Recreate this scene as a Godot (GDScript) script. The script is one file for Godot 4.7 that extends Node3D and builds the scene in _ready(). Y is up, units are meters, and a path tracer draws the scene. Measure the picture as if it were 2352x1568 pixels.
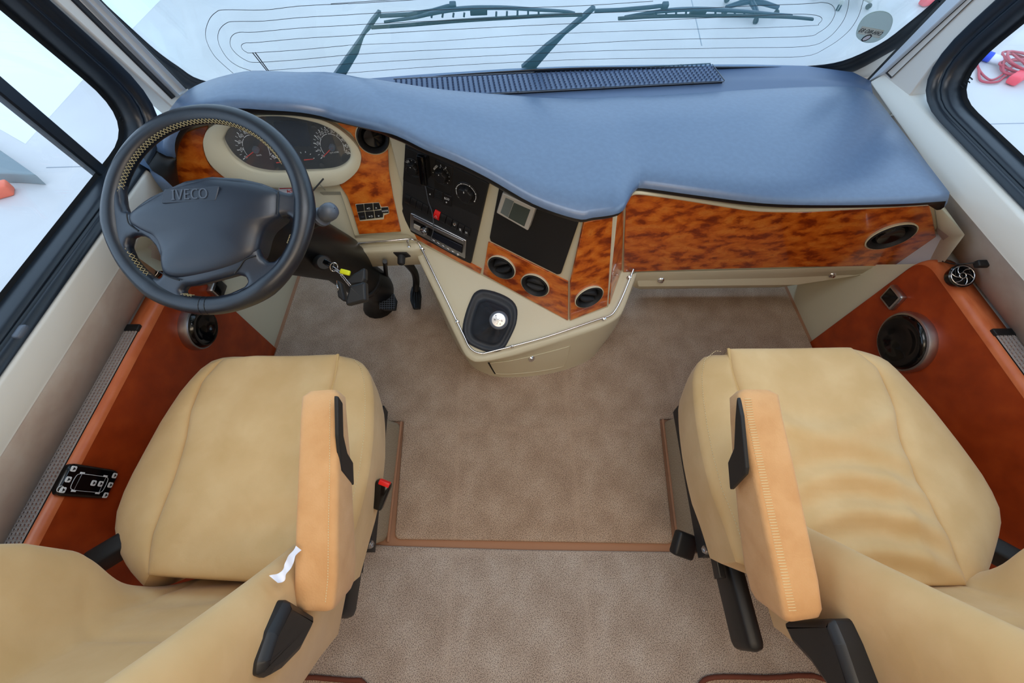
extends Node3D
# A motorhome cab seen from between its two seats, looking down at the dashboard and out of the windscreen.
# Metres; y up, -z towards the front of the vehicle; the cab floor is at y = 0, the hall floor outside at y = -0.95.

var M := {}
var fnt: SystemFont


func v(x, y, z) -> Vector3:
	return Vector3(x, y, z)


func _ready() -> void:
	# ---- camera
	var cam := Camera3D.new()
	cam.name = "camera"
	cam.keep_aspect = Camera3D.KEEP_HEIGHT
	cam.fov = 76.1929
	cam.near = 0.02
	cam.far = 200.0
	cam.transform = Transform3D(Basis(v(.9999, 0, .0141), v(.0118, .5411, -.8408), v(-.0076, .8409, .5411)), v(0, 1.5, 0))
	add_child(cam)
	# ---- sky of the bright hall outside, exposure
	var env := Environment.new()
	env.background_mode = Environment.BG_SKY
	var sky := ProceduralSkyMaterial.new()
	sky.sky_top_color = Color(0.76, 0.88, 1.0)
	sky.sky_horizon_color = Color(0.80, 0.90, 1.0)
	sky.ground_bottom_color = Color(0.62, 0.66, 0.72)
	sky.ground_horizon_color = Color(0.80, 0.86, 0.93)
	sky.sky_energy_multiplier = SKY_E
	sky.ground_energy_multiplier = SKY_E
	env.sky = Sky.new()
	env.sky.sky_material = sky
	env.tonemap_mode = Environment.TONE_MAPPER_LINEAR
	env.tonemap_exposure = 1.0
	env.sdfgi_enabled = true
	env.ssao_enabled = true
	env.ssil_enabled = true
	var we := WorldEnvironment.new()
	we.name = "world_environment"
	we.environment = env
	add_child(we)
	# ---- two fill lights added under the cab ceiling, unseen, to brighten the interior
	for p in [[v(0.15, 1.93, -0.35), Color(0.93, 0.96, 1.0), FILL_A, Vector2(0.9, 0.5)], [v(0.15, 1.93, 0.75), Color(1.0, 0.90, 0.77), FILL_B, Vector2(1.1, 0.7)]]:
		var l := AreaLight3D.new()
		l.name = "fill_light"
		l.position = p[0]
		l.rotation.x = -PI / 2
		l.light_color = p[1]
		l.light_energy = p[2]
		l.area_size = p[3]
		l.area_range = 6.0
		l.area_attenuation = 2.0
		l.shadow_enabled = true
		add_child(l, true)
	fnt = SystemFont.new()
	fnt.font_names = PackedStringArray(["Droid Sans"])
	materials()
	shell()
	outside()
	dashboard()
	cluster()
	stack()
	console()
	wheel()
	column_and_pedals()
	side_panels()
	for s in 2:
		seat(s)
	windscreen_things()
	small_things()


const SKY_E := 1.36
const FILL_A := 0.52
const FILL_B := 1.0


# ------------------------------------------------------------------ shapes
class Shape:
	var P := PackedVector3Array()
	var G := PackedInt32Array()
	var g := 1

	func tri(a: Vector3, b: Vector3, c: Vector3) -> void:
		P.append(a); P.append(b); P.append(c)
		G.append(g)

	func quad(a: Vector3, b: Vector3, c: Vector3, d: Vector3) -> void:
		tri(a, b, c)
		tri(a, c, d)

	func grid(rows: Array, cu := false, cv := false) -> void:   # rows of points, joined into one smooth sheet
		var n := rows.size()
		var m: int = rows[0].size()
		for i in (n if cv else n - 1):
			var r = rows[i]
			var s = rows[(i + 1) % n]
			for j in (m if cu else m - 1):
				quad(r[j], r[(j + 1) % m], s[(j + 1) % m], s[j])
		g += 1

	func poly(pts: Array, n: Vector3, like: Array = []) -> void:   # flat polygon; cut up as the outline `like` is, if one is given
		var ax := (Vector3.RIGHT if absf(n.x) < 0.8 else Vector3.UP)
		ax = (ax - n * ax.dot(n)).normalized()
		var ay := n.cross(ax)
		var q := PackedVector2Array()
		for p in (like if like else pts):
			q.append(Vector2(ax.dot(p), ay.dot(p)))
		var t := Geometry2D.triangulate_polygon(q)
		for i in range(0, t.size(), 3):
			var a: Vector3 = pts[t[i]]
			var b: Vector3 = pts[t[i + 1]]
			var c: Vector3 = pts[t[i + 2]]
			if (b - a).cross(c - a).dot(n) > 0:
				tri(a, c, b)
			else:
				tri(a, b, c)
		g += 1

	func slab(pts: Array, n: Vector3, depth: float, bev := 0.002, holes: Array = []) -> void:   # a flat plate whose face is pts, bevelled, going back by depth
		var m := pts.size()
		var area := Vector3.ZERO
		for i in m:
			area += (pts[i] - pts[0]).cross(pts[(i + 1) % m] - pts[0])
		var sg := 1.0 if area.dot(n) > 0 else -1.0
		var rings := [[], [], [], [], []]
		for i in m:
			var a: Vector3 = (pts[i] - pts[(i + m - 1) % m]).normalized()
			var b: Vector3 = (pts[(i + 1) % m] - pts[i]).normalized()
			var na := n.cross(a) * sg
			var nb := n.cross(b) * sg
			var k := na + nb
			k = k / maxf(0.5, k.length_squared() / 2.0) if k.length() > 0.01 else na
			var off := k.limit_length(1.6)
			rings[0].append(pts[i] + off * bev)
			rings[1].append(pts[i] + off * bev * 0.3 - n * bev * 0.3)
			rings[2].append(pts[i] - n * bev)
			rings[3].append(pts[i] - n * depth)
		if holes:
			pierced(rings[0], n, holes)
			for h in holes:
				var wall := []
				for q in h:
					wall.append(q - n * depth)
				grid([h, wall], true)
		else:
			poly(rings[0], n, pts)
		var rows := [rings[0], rings[1], rings[2]]
		if sg < 0:
			rows.reverse()
		grid(rows, true)
		var side := [rings[2], rings[3]]
		if sg < 0:
			side.reverse()
		var s0 = side[0]
		var s1 = side[1]
		for i in m:
			var j := (i + 1) % m
			var prev: Vector3 = (pts[i] - pts[(i + m - 1) % m]).normalized()
			var here: Vector3 = (pts[j] - pts[i]).normalized()
			if prev.dot(here) < 0.8:
				g += 1
			quad(s0[i], s0[j], s1[j], s1[i])
		g += 1
		if not holes:
			poly(rings[3], -n, pts)

	func pierced(pts: Array, n: Vector3, holes: Array) -> void:   # flat polygon with holes: cut along a line through each hole, then clipped
		var ax := (Vector3.RIGHT if absf(n.x) < 0.8 else Vector3.FORWARD)
		ax = (ax - n * ax.dot(n)).normalized()
		var ay := n.cross(ax)
		var o: Vector3 = pts[0]
		var flat := func(list: Array) -> PackedVector2Array:
			var q := PackedVector2Array()
			for p in list:
				q.append(Vector2(ax.dot(p - o), ay.dot(p - o)) * 100.0)
			return q
		var pieces := [flat.call(pts)]
		for h in holes:
			var hq: PackedVector2Array = flat.call(h)
			var cx := 0.0
			for p in hq:
				cx += p.x / hq.size()
			var next := []
			for piece in pieces:
				for s in [-1.0, 1.0]:
					var x1: float = cx + s * 1000.0
					for half in Geometry2D.intersect_polygons(piece, PackedVector2Array([Vector2(cx, -1000), Vector2(x1, -1000), Vector2(x1, 1000), Vector2(cx, 1000)])):
						next.append_array(Geometry2D.clip_polygons(half, hq))
			pieces = next
		for piece in pieces:
			var t := Geometry2D.triangulate_polygon(piece)
			for i in range(0, t.size(), 3):
				var p := []
				for k in 3:
					p.append(o + (ax * piece[t[i + k]].x + ay * piece[t[i + k]].y) / 100.0)
				if (p[1] - p[0]).cross(p[2] - p[0]).dot(n) > 0:
					tri(p[0], p[2], p[1])
				else:
					tri(p[0], p[1], p[2])
		g += 1

	func loft(rings: Array, caps := true) -> void:   # closed rings joined end to end
		grid(rings, true)
		if caps:
			fan(rings[0], true)
			fan(rings[-1], false)

	func fan(r: Array, flip: bool) -> void:
		var c := Vector3.ZERO
		for p in r:
			c += p
		c /= r.size()
		for i in r.size():
			if flip:
				tri(r[(i + 1) % r.size()], r[i], c)
			else:
				tri(r[i], r[(i + 1) % r.size()], c)
		g += 1

	func tube(pts: Array, r, sides := 8, closed := false, flat := 1.0, hint := Vector3.ZERO) -> void:   # r: one radius or one for each point; flat: how much the section is pressed along the second axis
		var m := pts.size()
		var rings := []
		var nrm := hint
		for i in m:
			var a: Vector3 = pts[(i + m - 1) % m] if closed or i > 0 else pts[i]
			var b: Vector3 = pts[(i + 1) % m] if closed or i < m - 1 else pts[i]
			var t := (b - a).normalized()
			if hint != Vector3.ZERO:
				nrm = hint
			if nrm == Vector3.ZERO:
				nrm = Vector3.UP if absf(t.y) < 0.9 else Vector3.RIGHT
			nrm = (nrm - t * nrm.dot(t)).normalized()
			var bi := t.cross(nrm)
			var ring := []
			var rr: float = r[i] if r is Array else r
			for k in sides:
				var w := TAU * k / sides
				ring.append(pts[i] + (bi * cos(w) + nrm * sin(w) * flat) * rr)
			rings.append(ring)
		grid(rings, true, closed)
		if not closed:
			fan(rings[0], true)
			fan(rings[-1], false)

	func lathe(x: Transform3D, prof: Array, n := 24) -> void:   # prof: (radius, height) turned about the y axis of x
		var run := []
		for i in prof.size():
			run.append(prof[i])
			var corner := false
			if i > 0 and i < prof.size() - 1:
				var a: Vector2 = (prof[i] - prof[i - 1]).normalized()
				var b: Vector2 = (prof[i + 1] - prof[i]).normalized()
				corner = a.dot(b) < 0.72
			if corner or i == prof.size() - 1:
				var rows := []
				for p in run:
					var ring := []
					for k in n:
						var w := TAU * k / n
						ring.append(x * Vector3(p.x * cos(w), p.y, p.x * sin(w)))
					rows.append(ring)
				grid(rows, true)
				run = [prof[i]]

	func rbox(x: Transform3D, size: Vector3, r: float) -> void:   # box with rounded edges
		var h := size / 2
		r = minf(r, minf(h.x, minf(h.y, h.z)) * 0.999)
		var samples := func(e: float) -> Array:
			return [-e, -e + r * 0.29, -e + r, e - r, e - r * 0.29, e]
		for axis in 3:
			var a := (axis + 1) % 3
			var b := (axis + 2) % 3
			for s in [-1.0, 1.0]:
				var rows := []
				for u in samples.call(h[a]):
					var row := []
					for w in samples.call(h[b]):
						var p := Vector3.ZERO
						p[axis] = h[axis] * s
						p[a] = u
						p[b] = w
						var q := p.clamp(-h + Vector3.ONE * r, h - Vector3.ONE * r)
						row.append(x * (q + (p - q).normalized() * r))
					rows.append(row)
				if s > 0:
					rows.reverse()
				var keep := g
				grid(rows)
				g = keep
		g += 1

	func pillow(ring: Array, n: Vector3, h: float, pw := 2.5, k := 7, skirt := 0.0) -> void:   # puffed cushion over a closed outline
		var c := Vector3.ZERO
		for p in ring:
			c += p
		c /= ring.size()
		var rows := []
		if skirt > 0.0:
			var low := []
			for p in ring:
				low.append(p - n * skirt)
			rows.append(low)
		for i in k:
			var s := 1.0 - pow(float(i) / k, 2.0)
			var row := []
			for p in ring:
				row.append(c + (p - c) * s + n * h * pow(1.0 - pow(s, pw), 1.0 / pw))
			rows.append(row)
		var area := Vector3.ZERO
		for i in ring.size():
			area += (ring[i] - c).cross(ring[(i + 1) % ring.size()] - c)
		if area.dot(n) < 0:
			for r in rows:
				r.reverse()
		for i in rows.size() - 1:
			for j in ring.size():
				var jj := (j + 1) % ring.size()
				quad(rows[i][jj], rows[i][j], rows[i + 1][j], rows[i + 1][jj])
		for j in ring.size():
			tri(rows[-1][(j + 1) % ring.size()], rows[-1][j], c + n * h)
		g += 1
		if skirt > 0.0:
			fan(rows[0], false)

	func mesh() -> ArrayMesh:
		var c := Vector3.ZERO
		for p in P:
			c += p
		c /= maxi(1, P.size())
		var vol := 0.0
		for i in range(0, P.size(), 3):
			vol += (P[i] - c).dot((P[i + 1] - c).cross(P[i + 2] - c))
		var inside := vol > 0.0   # front faces run clockwise, so a closed shape has a negative volume
		var st := SurfaceTool.new()
		st.begin(Mesh.PRIMITIVE_TRIANGLES)
		for i in G.size():
			st.set_smooth_group(G[i])
			st.add_vertex(P[i * 3])
			st.add_vertex(P[i * 3 + (2 if inside else 1)])
			st.add_vertex(P[i * 3 + (1 if inside else 2)])
		st.generate_normals()
		st.index()
		return st.commit()


func res(pts: Array, n: int) -> Array:   # n points evenly along a line
	var d := [0.0]
	for i in range(1, pts.size()):
		d.append(d[-1] + pts[i].distance_to(pts[i - 1]))
	var out := []
	var k := 0
	for i in n:
		var s: float = d[-1] * i / (n - 1)
		while k < pts.size() - 2 and d[k + 1] < s:
			k += 1
		out.append(pts[k].lerp(pts[k + 1], clampf((s - d[k]) / maxf(1e-6, d[k + 1] - d[k]), 0, 1)))
	return out


func spl(pts: Array, per := 5, closed := false) -> Array:   # smooth curve through points
	var m := pts.size()
	var out := []
	for i in (m if closed else m - 1):
		var a: Vector3 = pts[(i + m - 1) % m] if closed or i > 0 else pts[0] * 2 - pts[1]
		var b: Vector3 = pts[i]
		var c: Vector3 = pts[(i + 1) % m]
		var d: Vector3 = pts[(i + 2) % m] if closed or i < m - 2 else pts[m - 1] * 2 - pts[m - 2]
		for k in per:
			var t := float(k) / per
			out.append(0.5 * (2 * b + (c - a) * t + (2 * a - 5 * b + 4 * c - d) * t * t + (3 * b - a - 3 * c + d) * t * t * t))
	if not closed:
		out.append(pts[m - 1])
	return out


func fil(pts: Array, r, n := 4) -> Array:   # closed outline with its corners rounded; r: one radius or one for each corner
	var m := pts.size()
	var out := []
	for i in m:
		var p: Vector3 = pts[i]
		var a: Vector3 = pts[(i + m - 1) % m] - p
		var b: Vector3 = pts[(i + 1) % m] - p
		var rr: float = r[i] if r is Array else r
		if rr <= 0.0:
			out.append(p)
			continue
		var half: float = maxf(0.1, a.angle_to(b) / 2)
		var cut: float = minf(rr / tan(half), minf(a.length(), b.length()) * 0.48)
		var s := p + a.normalized() * cut
		var e := p + b.normalized() * cut
		for k in n + 1:
			var t := float(k) / n
			out.append(s.lerp(p, t).lerp(p.lerp(e, t), t))
	return out


func ell(c: Vector3, ax: Vector3, ay: Vector3, n := 28) -> Array:
	var out := []
	for k in n:
		out.append(c + ax * cos(TAU * k / n) + ay * sin(TAU * k / n))
	return out


func shift(pts: Array, d: Vector3) -> Array:
	var out := []
	for p in pts:
		out.append(p + d)
	return out


func at_height(a: Vector3, b: Vector3, y: float) -> Vector3:   # on the line through a and b
	return a + (b - a) * (y - a.y) / (b.y - a.y)


func frame(o: Vector3, n: Vector3, up := Vector3.UP) -> Transform3D:   # z along n, y as near to up as can be
	n = n.normalized()
	var y := (up - n * up.dot(n)).normalized()
	return Transform3D(Basis(y.cross(n), y, n), o)


func along(o: Vector3, n: Vector3) -> Transform3D:   # y along n, for lathes
	n = n.normalized()
	var x := n.cross(Vector3.RIGHT if absf(n.x) < 0.8 else Vector3.UP).normalized()
	return Transform3D(Basis(x, n, x.cross(n)), o)


# ------------------------------------------------------------------ objects
func numbered(p: Node, n: String) -> String:
	if not p.has_node(n):
		return n
	var k := 1
	while p.has_node("%s_%03d" % [n, k]):
		k += 1
	return "%s_%03d" % [n, k]


func obj(n: String, what, mat: Material, parent: Node3D = self) -> MeshInstance3D:
	var o := MeshInstance3D.new()
	o.name = numbered(parent, n)
	o.mesh = what.mesh() if what is Shape else what
	o.material_override = mat
	parent.add_child(o, true)
	if parent != self:
		var q := Vector3.ZERO
		var k: Node = parent
		while k != self:
			q += k.position
			k = k.get_parent()
		o.position = -q
	return o


func thing(n: String, label: String, category: String, at: Vector3, group := "") -> Node3D:
	var o := Node3D.new()
	o.name = numbered(self, n)
	add_child(o, true)
	o.position = at
	tag(o, label, category, group)
	return o


func tag(o: Node, label: String, category: String, group := "") -> void:
	o.set_meta("label", label)
	o.set_meta("category", category)
	if group:
		o.set_meta("group", group)


func struct(n: String, what, mat: Material, label: String, category: String, parent: Node3D = self) -> MeshInstance3D:
	var o := obj(n, what, mat, parent)
	if parent == self:
		o.set_meta("kind", "structure")
		o.set_meta("label", label)
		o.set_meta("category", category)
	return o


func words(n: String, s: String, size: float, x: Transform3D, mat: Material, parent: Node3D, deep := 0.0006) -> void:   # raised or printed lettering, letters `size` high
	var t := TextMesh.new()
	t.text = s
	t.font = fnt
	t.font_size = 32
	t.pixel_size = size / 23.0
	t.depth = deep
	t.curve_step = 3.0
	var o := obj(n, t, mat, parent)
	o.transform = Transform3D(x.basis, x.origin + o.position)


# ------------------------------------------------------------------ materials
func mat(n: String, c: Color, rough := 0.5, metal := 0.0) -> StandardMaterial3D:
	var m := StandardMaterial3D.new()
	m.resource_name = n
	m.albedo_color = c
	m.roughness = rough
	m.metallic = metal
	M[n] = m
	return m


func noise(freq: float, size := 512, sd := 1, warp := 0.0, oct := 4, type := FastNoiseLite.TYPE_SIMPLEX_SMOOTH) -> NoiseTexture2D:
	var f := FastNoiseLite.new()
	f.seed = sd
	f.noise_type = type
	f.frequency = freq
	f.fractal_octaves = oct
	if warp > 0.0:
		f.domain_warp_enabled = true
		f.domain_warp_amplitude = warp
		f.domain_warp_frequency = freq * 0.8
		f.domain_warp_fractal_octaves = 3
	var t := NoiseTexture2D.new()
	t.width = size
	t.height = size
	t.seamless = true
	t.noise = f
	return t


func ramp(t: NoiseTexture2D, stops: Array) -> NoiseTexture2D:
	var gr := Gradient.new()
	var o := PackedFloat32Array()
	var c := PackedColorArray()
	for s in stops:
		o.append(s[0])
		c.append(s[1])
	gr.offsets = o
	gr.colors = c
	t.color_ramp = gr
	return t


func tri(m: StandardMaterial3D, scale: Vector3) -> StandardMaterial3D:
	m.uv1_triplanar = true
	m.uv1_world_triplanar = true
	m.uv1_scale = scale
	m.uv1_triplanar_sharpness = 4.0
	return m


func bump(m: StandardMaterial3D, t: Texture2D, cm: float) -> StandardMaterial3D:
	m.heightmap_enabled = true
	m.heightmap_texture = t
	m.heightmap_scale = cm
	return m


func materials() -> void:
	var m := mat("cream", Color8(218, 211, 184), 0.42)
	tri(bump(m, noise(0.2, 256, 3), 0.01), Vector3(6, 6, 6))
	m = mat("burl", Color.WHITE, 0.28)
	m.albedo_texture = ramp(noise(0.0075, 1024, 11, 70.0, 6), [[0.0, Color8(118, 38, 8)], [0.25, Color8(150, 58, 10)], [0.42, Color8(198, 92, 20)], [0.6, Color8(218, 112, 30)], [0.8, Color8(230, 134, 48)], [1.0, Color8(196, 94, 28)]])
	m.clearcoat_enabled = true
	m.clearcoat = 0.9
	m.clearcoat_roughness = 0.06
	tri(m, Vector3(1.7, 2.7, 1.9))
	m = mat("cherry", Color.WHITE, 0.38)
	m.albedo_texture = ramp(noise(0.02, 512, 5, 12.0, 4), [[0.0, Color8(150, 54, 16)], [0.5, Color8(166, 62, 20)], [1.0, Color8(182, 74, 26)]])
	tri(m, Vector3(6, 1.2, 1.2))
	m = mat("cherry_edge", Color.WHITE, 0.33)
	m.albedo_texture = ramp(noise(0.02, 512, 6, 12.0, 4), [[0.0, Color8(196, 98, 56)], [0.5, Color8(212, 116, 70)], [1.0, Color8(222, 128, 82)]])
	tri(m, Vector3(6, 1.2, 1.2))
	m = mat("pad", Color.WHITE, 0.34)
	m.albedo_texture = ramp(noise(0.02, 512, 8, 20.0, 5), [[0.0, Color8(86, 108, 138)], [0.5, Color8(90, 113, 144)], [1.0, Color8(95, 119, 150)]])
	m.metallic_specular = 0.7
	tri(bump(m, noise(0.16, 1024, 9, 30.0, 4), 0.008), Vector3(5, 5, 5))
	m = mat("strip", Color8(84, 104, 136), 0.42)
	m = mat("wheel_leather", Color8(22, 28, 38), 0.34)
	m.metallic_specular = 0.6
	tri(bump(m, noise(0.25, 512, 12, 0.0, 2, FastNoiseLite.TYPE_CELLULAR), 0.012), Vector3(7, 7, 7))
	m = mat("hub_plastic", Color8(26, 34, 48), 0.36)
	m.metallic_specular = 0.6
	tri(bump(m, noise(0.4, 512, 13, 0.0, 2), 0.012), Vector3(8, 8, 8))
	m = mat("carpet", Color.WHITE, 0.95)
	m.albedo_texture = ramp(noise(0.11, 1024, 21, 0.0, 2), [[0.0, Color8(104, 96, 92)], [0.34, Color8(158, 148, 142)], [0.48, Color8(200, 190, 182)], [0.68, Color8(214, 205, 197)], [1.0, Color8(226, 218, 210)]])
	m.detail_enabled = true
	m.detail_blend_mode = BaseMaterial3D.BLEND_MODE_MUL
	m.detail_albedo = ramp(noise(0.006, 512, 22, 30.0, 4), [[0.0, Color8(226, 218, 212)], [0.5, Color8(240, 235, 231)], [1.0, Color8(255, 255, 255)]])
	m.rim_enabled = true
	m.rim = 0.3
	tri(bump(m, noise(0.11, 1024, 21, 0.0, 2), 0.2), Vector3(2.5, 2.5, 2.5))
	var m2 := m.duplicate() as StandardMaterial3D
	m2.albedo_color = Color8(255, 238, 220)  # warm tint puts the warm footwell light into the carpet colour
	M["carpet_front"] = m2
	m = mat("carpet_binding", Color8(172, 128, 100), 0.9)
	m = mat("pedestal_carpet", Color.WHITE, 0.95)
	m.albedo_texture = ramp(noise(0.12, 512, 23, 0.0, 3), [[0.0, Color8(134, 122, 102)], [0.5, Color8(176, 164, 142)], [1.0, Color8(196, 186, 164)]])
	tri(bump(m, noise(0.12, 512, 23, 0.0, 3), 0.15), Vector3(3, 3, 3))
	m = mat("velour", Color.WHITE, 0.85)
	m.albedo_texture = ramp(noise(0.008, 512, 31, 40.0, 4), [[0.0, Color8(206, 169, 114)], [0.5, Color8(214, 178, 125)], [1.0, Color8(222, 188, 136)]])
	m.rim_enabled = true
	m.rim = 0.35
	m.rim_tint = 0.5
	tri(bump(m, noise(0.012, 512, 32, 40.0, 2), 0.10), Vector3(1.6, 1.6, 1.6))
	m = mat("velour_side", Color.WHITE, 0.85)
	m.albedo_texture = ramp(noise(0.008, 512, 33, 40.0, 4), [[0.0, Color8(202, 152, 100)], [0.5, Color8(212, 164, 112)], [1.0, Color8(220, 174, 124)]])
	m.rim_enabled = true
	m.rim = 0.3
	m.rim_tint = 0.5
	tri(bump(m, noise(0.15, 512, 34, 0.0, 3), 0.03), Vector3(3, 3, 3))
	mat("mat_binding", Color8(112, 62, 48), 0.9)
	mat("thread", Color8(226, 206, 160), 0.8)
	mat("wheel_thread", Color8(186, 172, 130), 0.8)
	mat("piping", Color8(206, 172, 116), 0.8)
	m = mat("taupe", Color.WHITE, 0.8)
	m.albedo_texture = ramp(noise(0.006, 512, 41, 30.0, 4), [[0.0, Color8(196, 178, 166)], [0.5, Color8(206, 192, 180)], [1.0, Color8(212, 202, 192)]])
	tri(bump(m, noise(0.2, 512, 42), 0.02), Vector3(3, 3, 3))
	mat("sill_white", Color8(226, 226, 220), 0.42)
	mat("pillar", Color8(220, 214, 206), 0.6)
	mat("ceiling", Color8(222, 214, 198), 0.8)
	mat("rubber", Color8(30, 38, 48), 0.30)
	mat("black", Color8(26, 27, 29), 0.5)
	mat("black_soft", Color8(32, 33, 36), 0.62)
	mat("black_gloss", Color8(8, 10, 13), 0.12)
	mat("dial_face", Color8(20, 24, 29), 0.55)
	mat("lcd_blue", Color8(16, 24, 40), 0.25)
	mat("key_black", Color8(24, 25, 28), 0.46)
	mat("shroud", Color8(14, 15, 18), 0.42)
	mat("grey_plastic", Color8(82, 90, 102), 0.4)
	mat("knob_grey", Color8(112, 122, 138), 0.42)
	mat("boot", Color8(46, 52, 62), 0.55)
	mat("print", Color8(232, 236, 238), 0.6)
	mat("print_dark", Color8(24, 26, 30), 0.6)
	mat("red", Color8(226, 30, 30), 0.4)
	mat("needle", Color8(232, 66, 50), 0.4)
	mat("chrome", Color8(224, 226, 230), 0.14, 1.0)
	mat("silver", Color8(196, 198, 202), 0.34, 1.0)
	mat("silver_paint", Color8(200, 196, 186), 0.4, 0.2)
	mat("lcd", Color8(110, 118, 116), 0.2)
	mat("lcd_dark", Color8(72, 80, 74), 0.2)
	mat("perforated", Color8(176, 168, 166), 0.5)
	mat("hole_dark", Color8(14, 14, 16), 0.9)
	mat("yellow", Color8(216, 220, 20), 0.5)
	mat("white_paper", Color8(236, 236, 244), 0.8)
	mat("rail_white", Color8(200, 210, 222), 0.35)
	for q in [["sticker_green", Color8(92, 122, 98)], ["label_cream", Color8(214, 212, 198)]]:
		m = mat(q[0], q[1], 0.7)
		m.backlight_enabled = true
		m.backlight = Color(0.72, 0.72, 0.72)
	mat("wire", Color8(30, 34, 40), 0.6)
	mat("wiper", Color8(40, 56, 76), 0.4)
	mat("orange", Color8(236, 104, 70), 0.5)
	mat("cable_red", Color8(190, 60, 70), 0.5)
	mat("plug_red", Color8(250, 70, 80), 0.5)
	mat("plug_blue", Color8(40, 80, 220), 0.5)
	mat("crate_grey", Color8(120, 132, 136), 0.7)
	m = mat("glass", Color(0.9, 0.96, 1.0, 0.03), 0.0)
	m.transparency = BaseMaterial3D.TRANSPARENCY_ALPHA
	m = mat("screen_glass", Color(0.62, 0.96, 0.98, 0.10), 0.0)
	m.transparency = BaseMaterial3D.TRANSPARENCY_ALPHA
	m = mat("concrete", Color.WHITE, 0.5)
	m.albedo_texture = ramp(noise(0.006, 512, 51, 30.0, 5), [[0.0, Color8(198, 190, 186)], [0.5, Color8(205, 197, 193)], [1.0, Color8(212, 205, 200)]])
	tri(m, Vector3(0.25, 0.25, 0.25))
	mat("concrete_sunlit", Color8(236, 236, 232), 0.5)
	mat("joint", Color8(150, 154, 160), 0.7)
	mat("body_white", Color8(225, 228, 230), 0.4)
	m = mat("fill_glow", Color8(255, 250, 240), 0.5)
	m.emission_enabled = true
	m.emission = Color8(255, 248, 235)
	m.emission_energy_multiplier = 0.6


# ------------------------------------------------------------------ the cab shell
func box(a: Vector3, b: Vector3, r := 0.004) -> Shape:
	var s := Shape.new()
	s.rbox(Transform3D(Basis(), (a + b) / 2), (b - a).abs(), r)
	return s


func sheet(rows: Array) -> Shape:
	var s := Shape.new()
	s.grid(rows)
	return s


func strip(b1: Vector3, b2: Vector3, t1: Vector3, t2: Vector3, n: Vector3, depth: float, lift := 0.0) -> Shape:   # a bar running up a pillar to the ceiling
	var s := Shape.new()
	s.slab(shift([b1, b2, at_height(b2, t2, 1.93), at_height(b1, t1, 1.93)], n * lift), n, depth, 0.003)
	return s


func sweep(o: Array, i: Array, n: Vector3, prof: Array) -> Shape:   # a rubber seal between an outer and an inner closed outline; prof: (share of the way in, height)
	var s := Shape.new()
	var rows := []
	for p in prof:
		var row := []
		for k in o.size():
			row.append(o[k].lerp(i[k], p.x) + n * p.y)
		rows.append(row)
	s.grid(rows, true)
	return s


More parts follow.
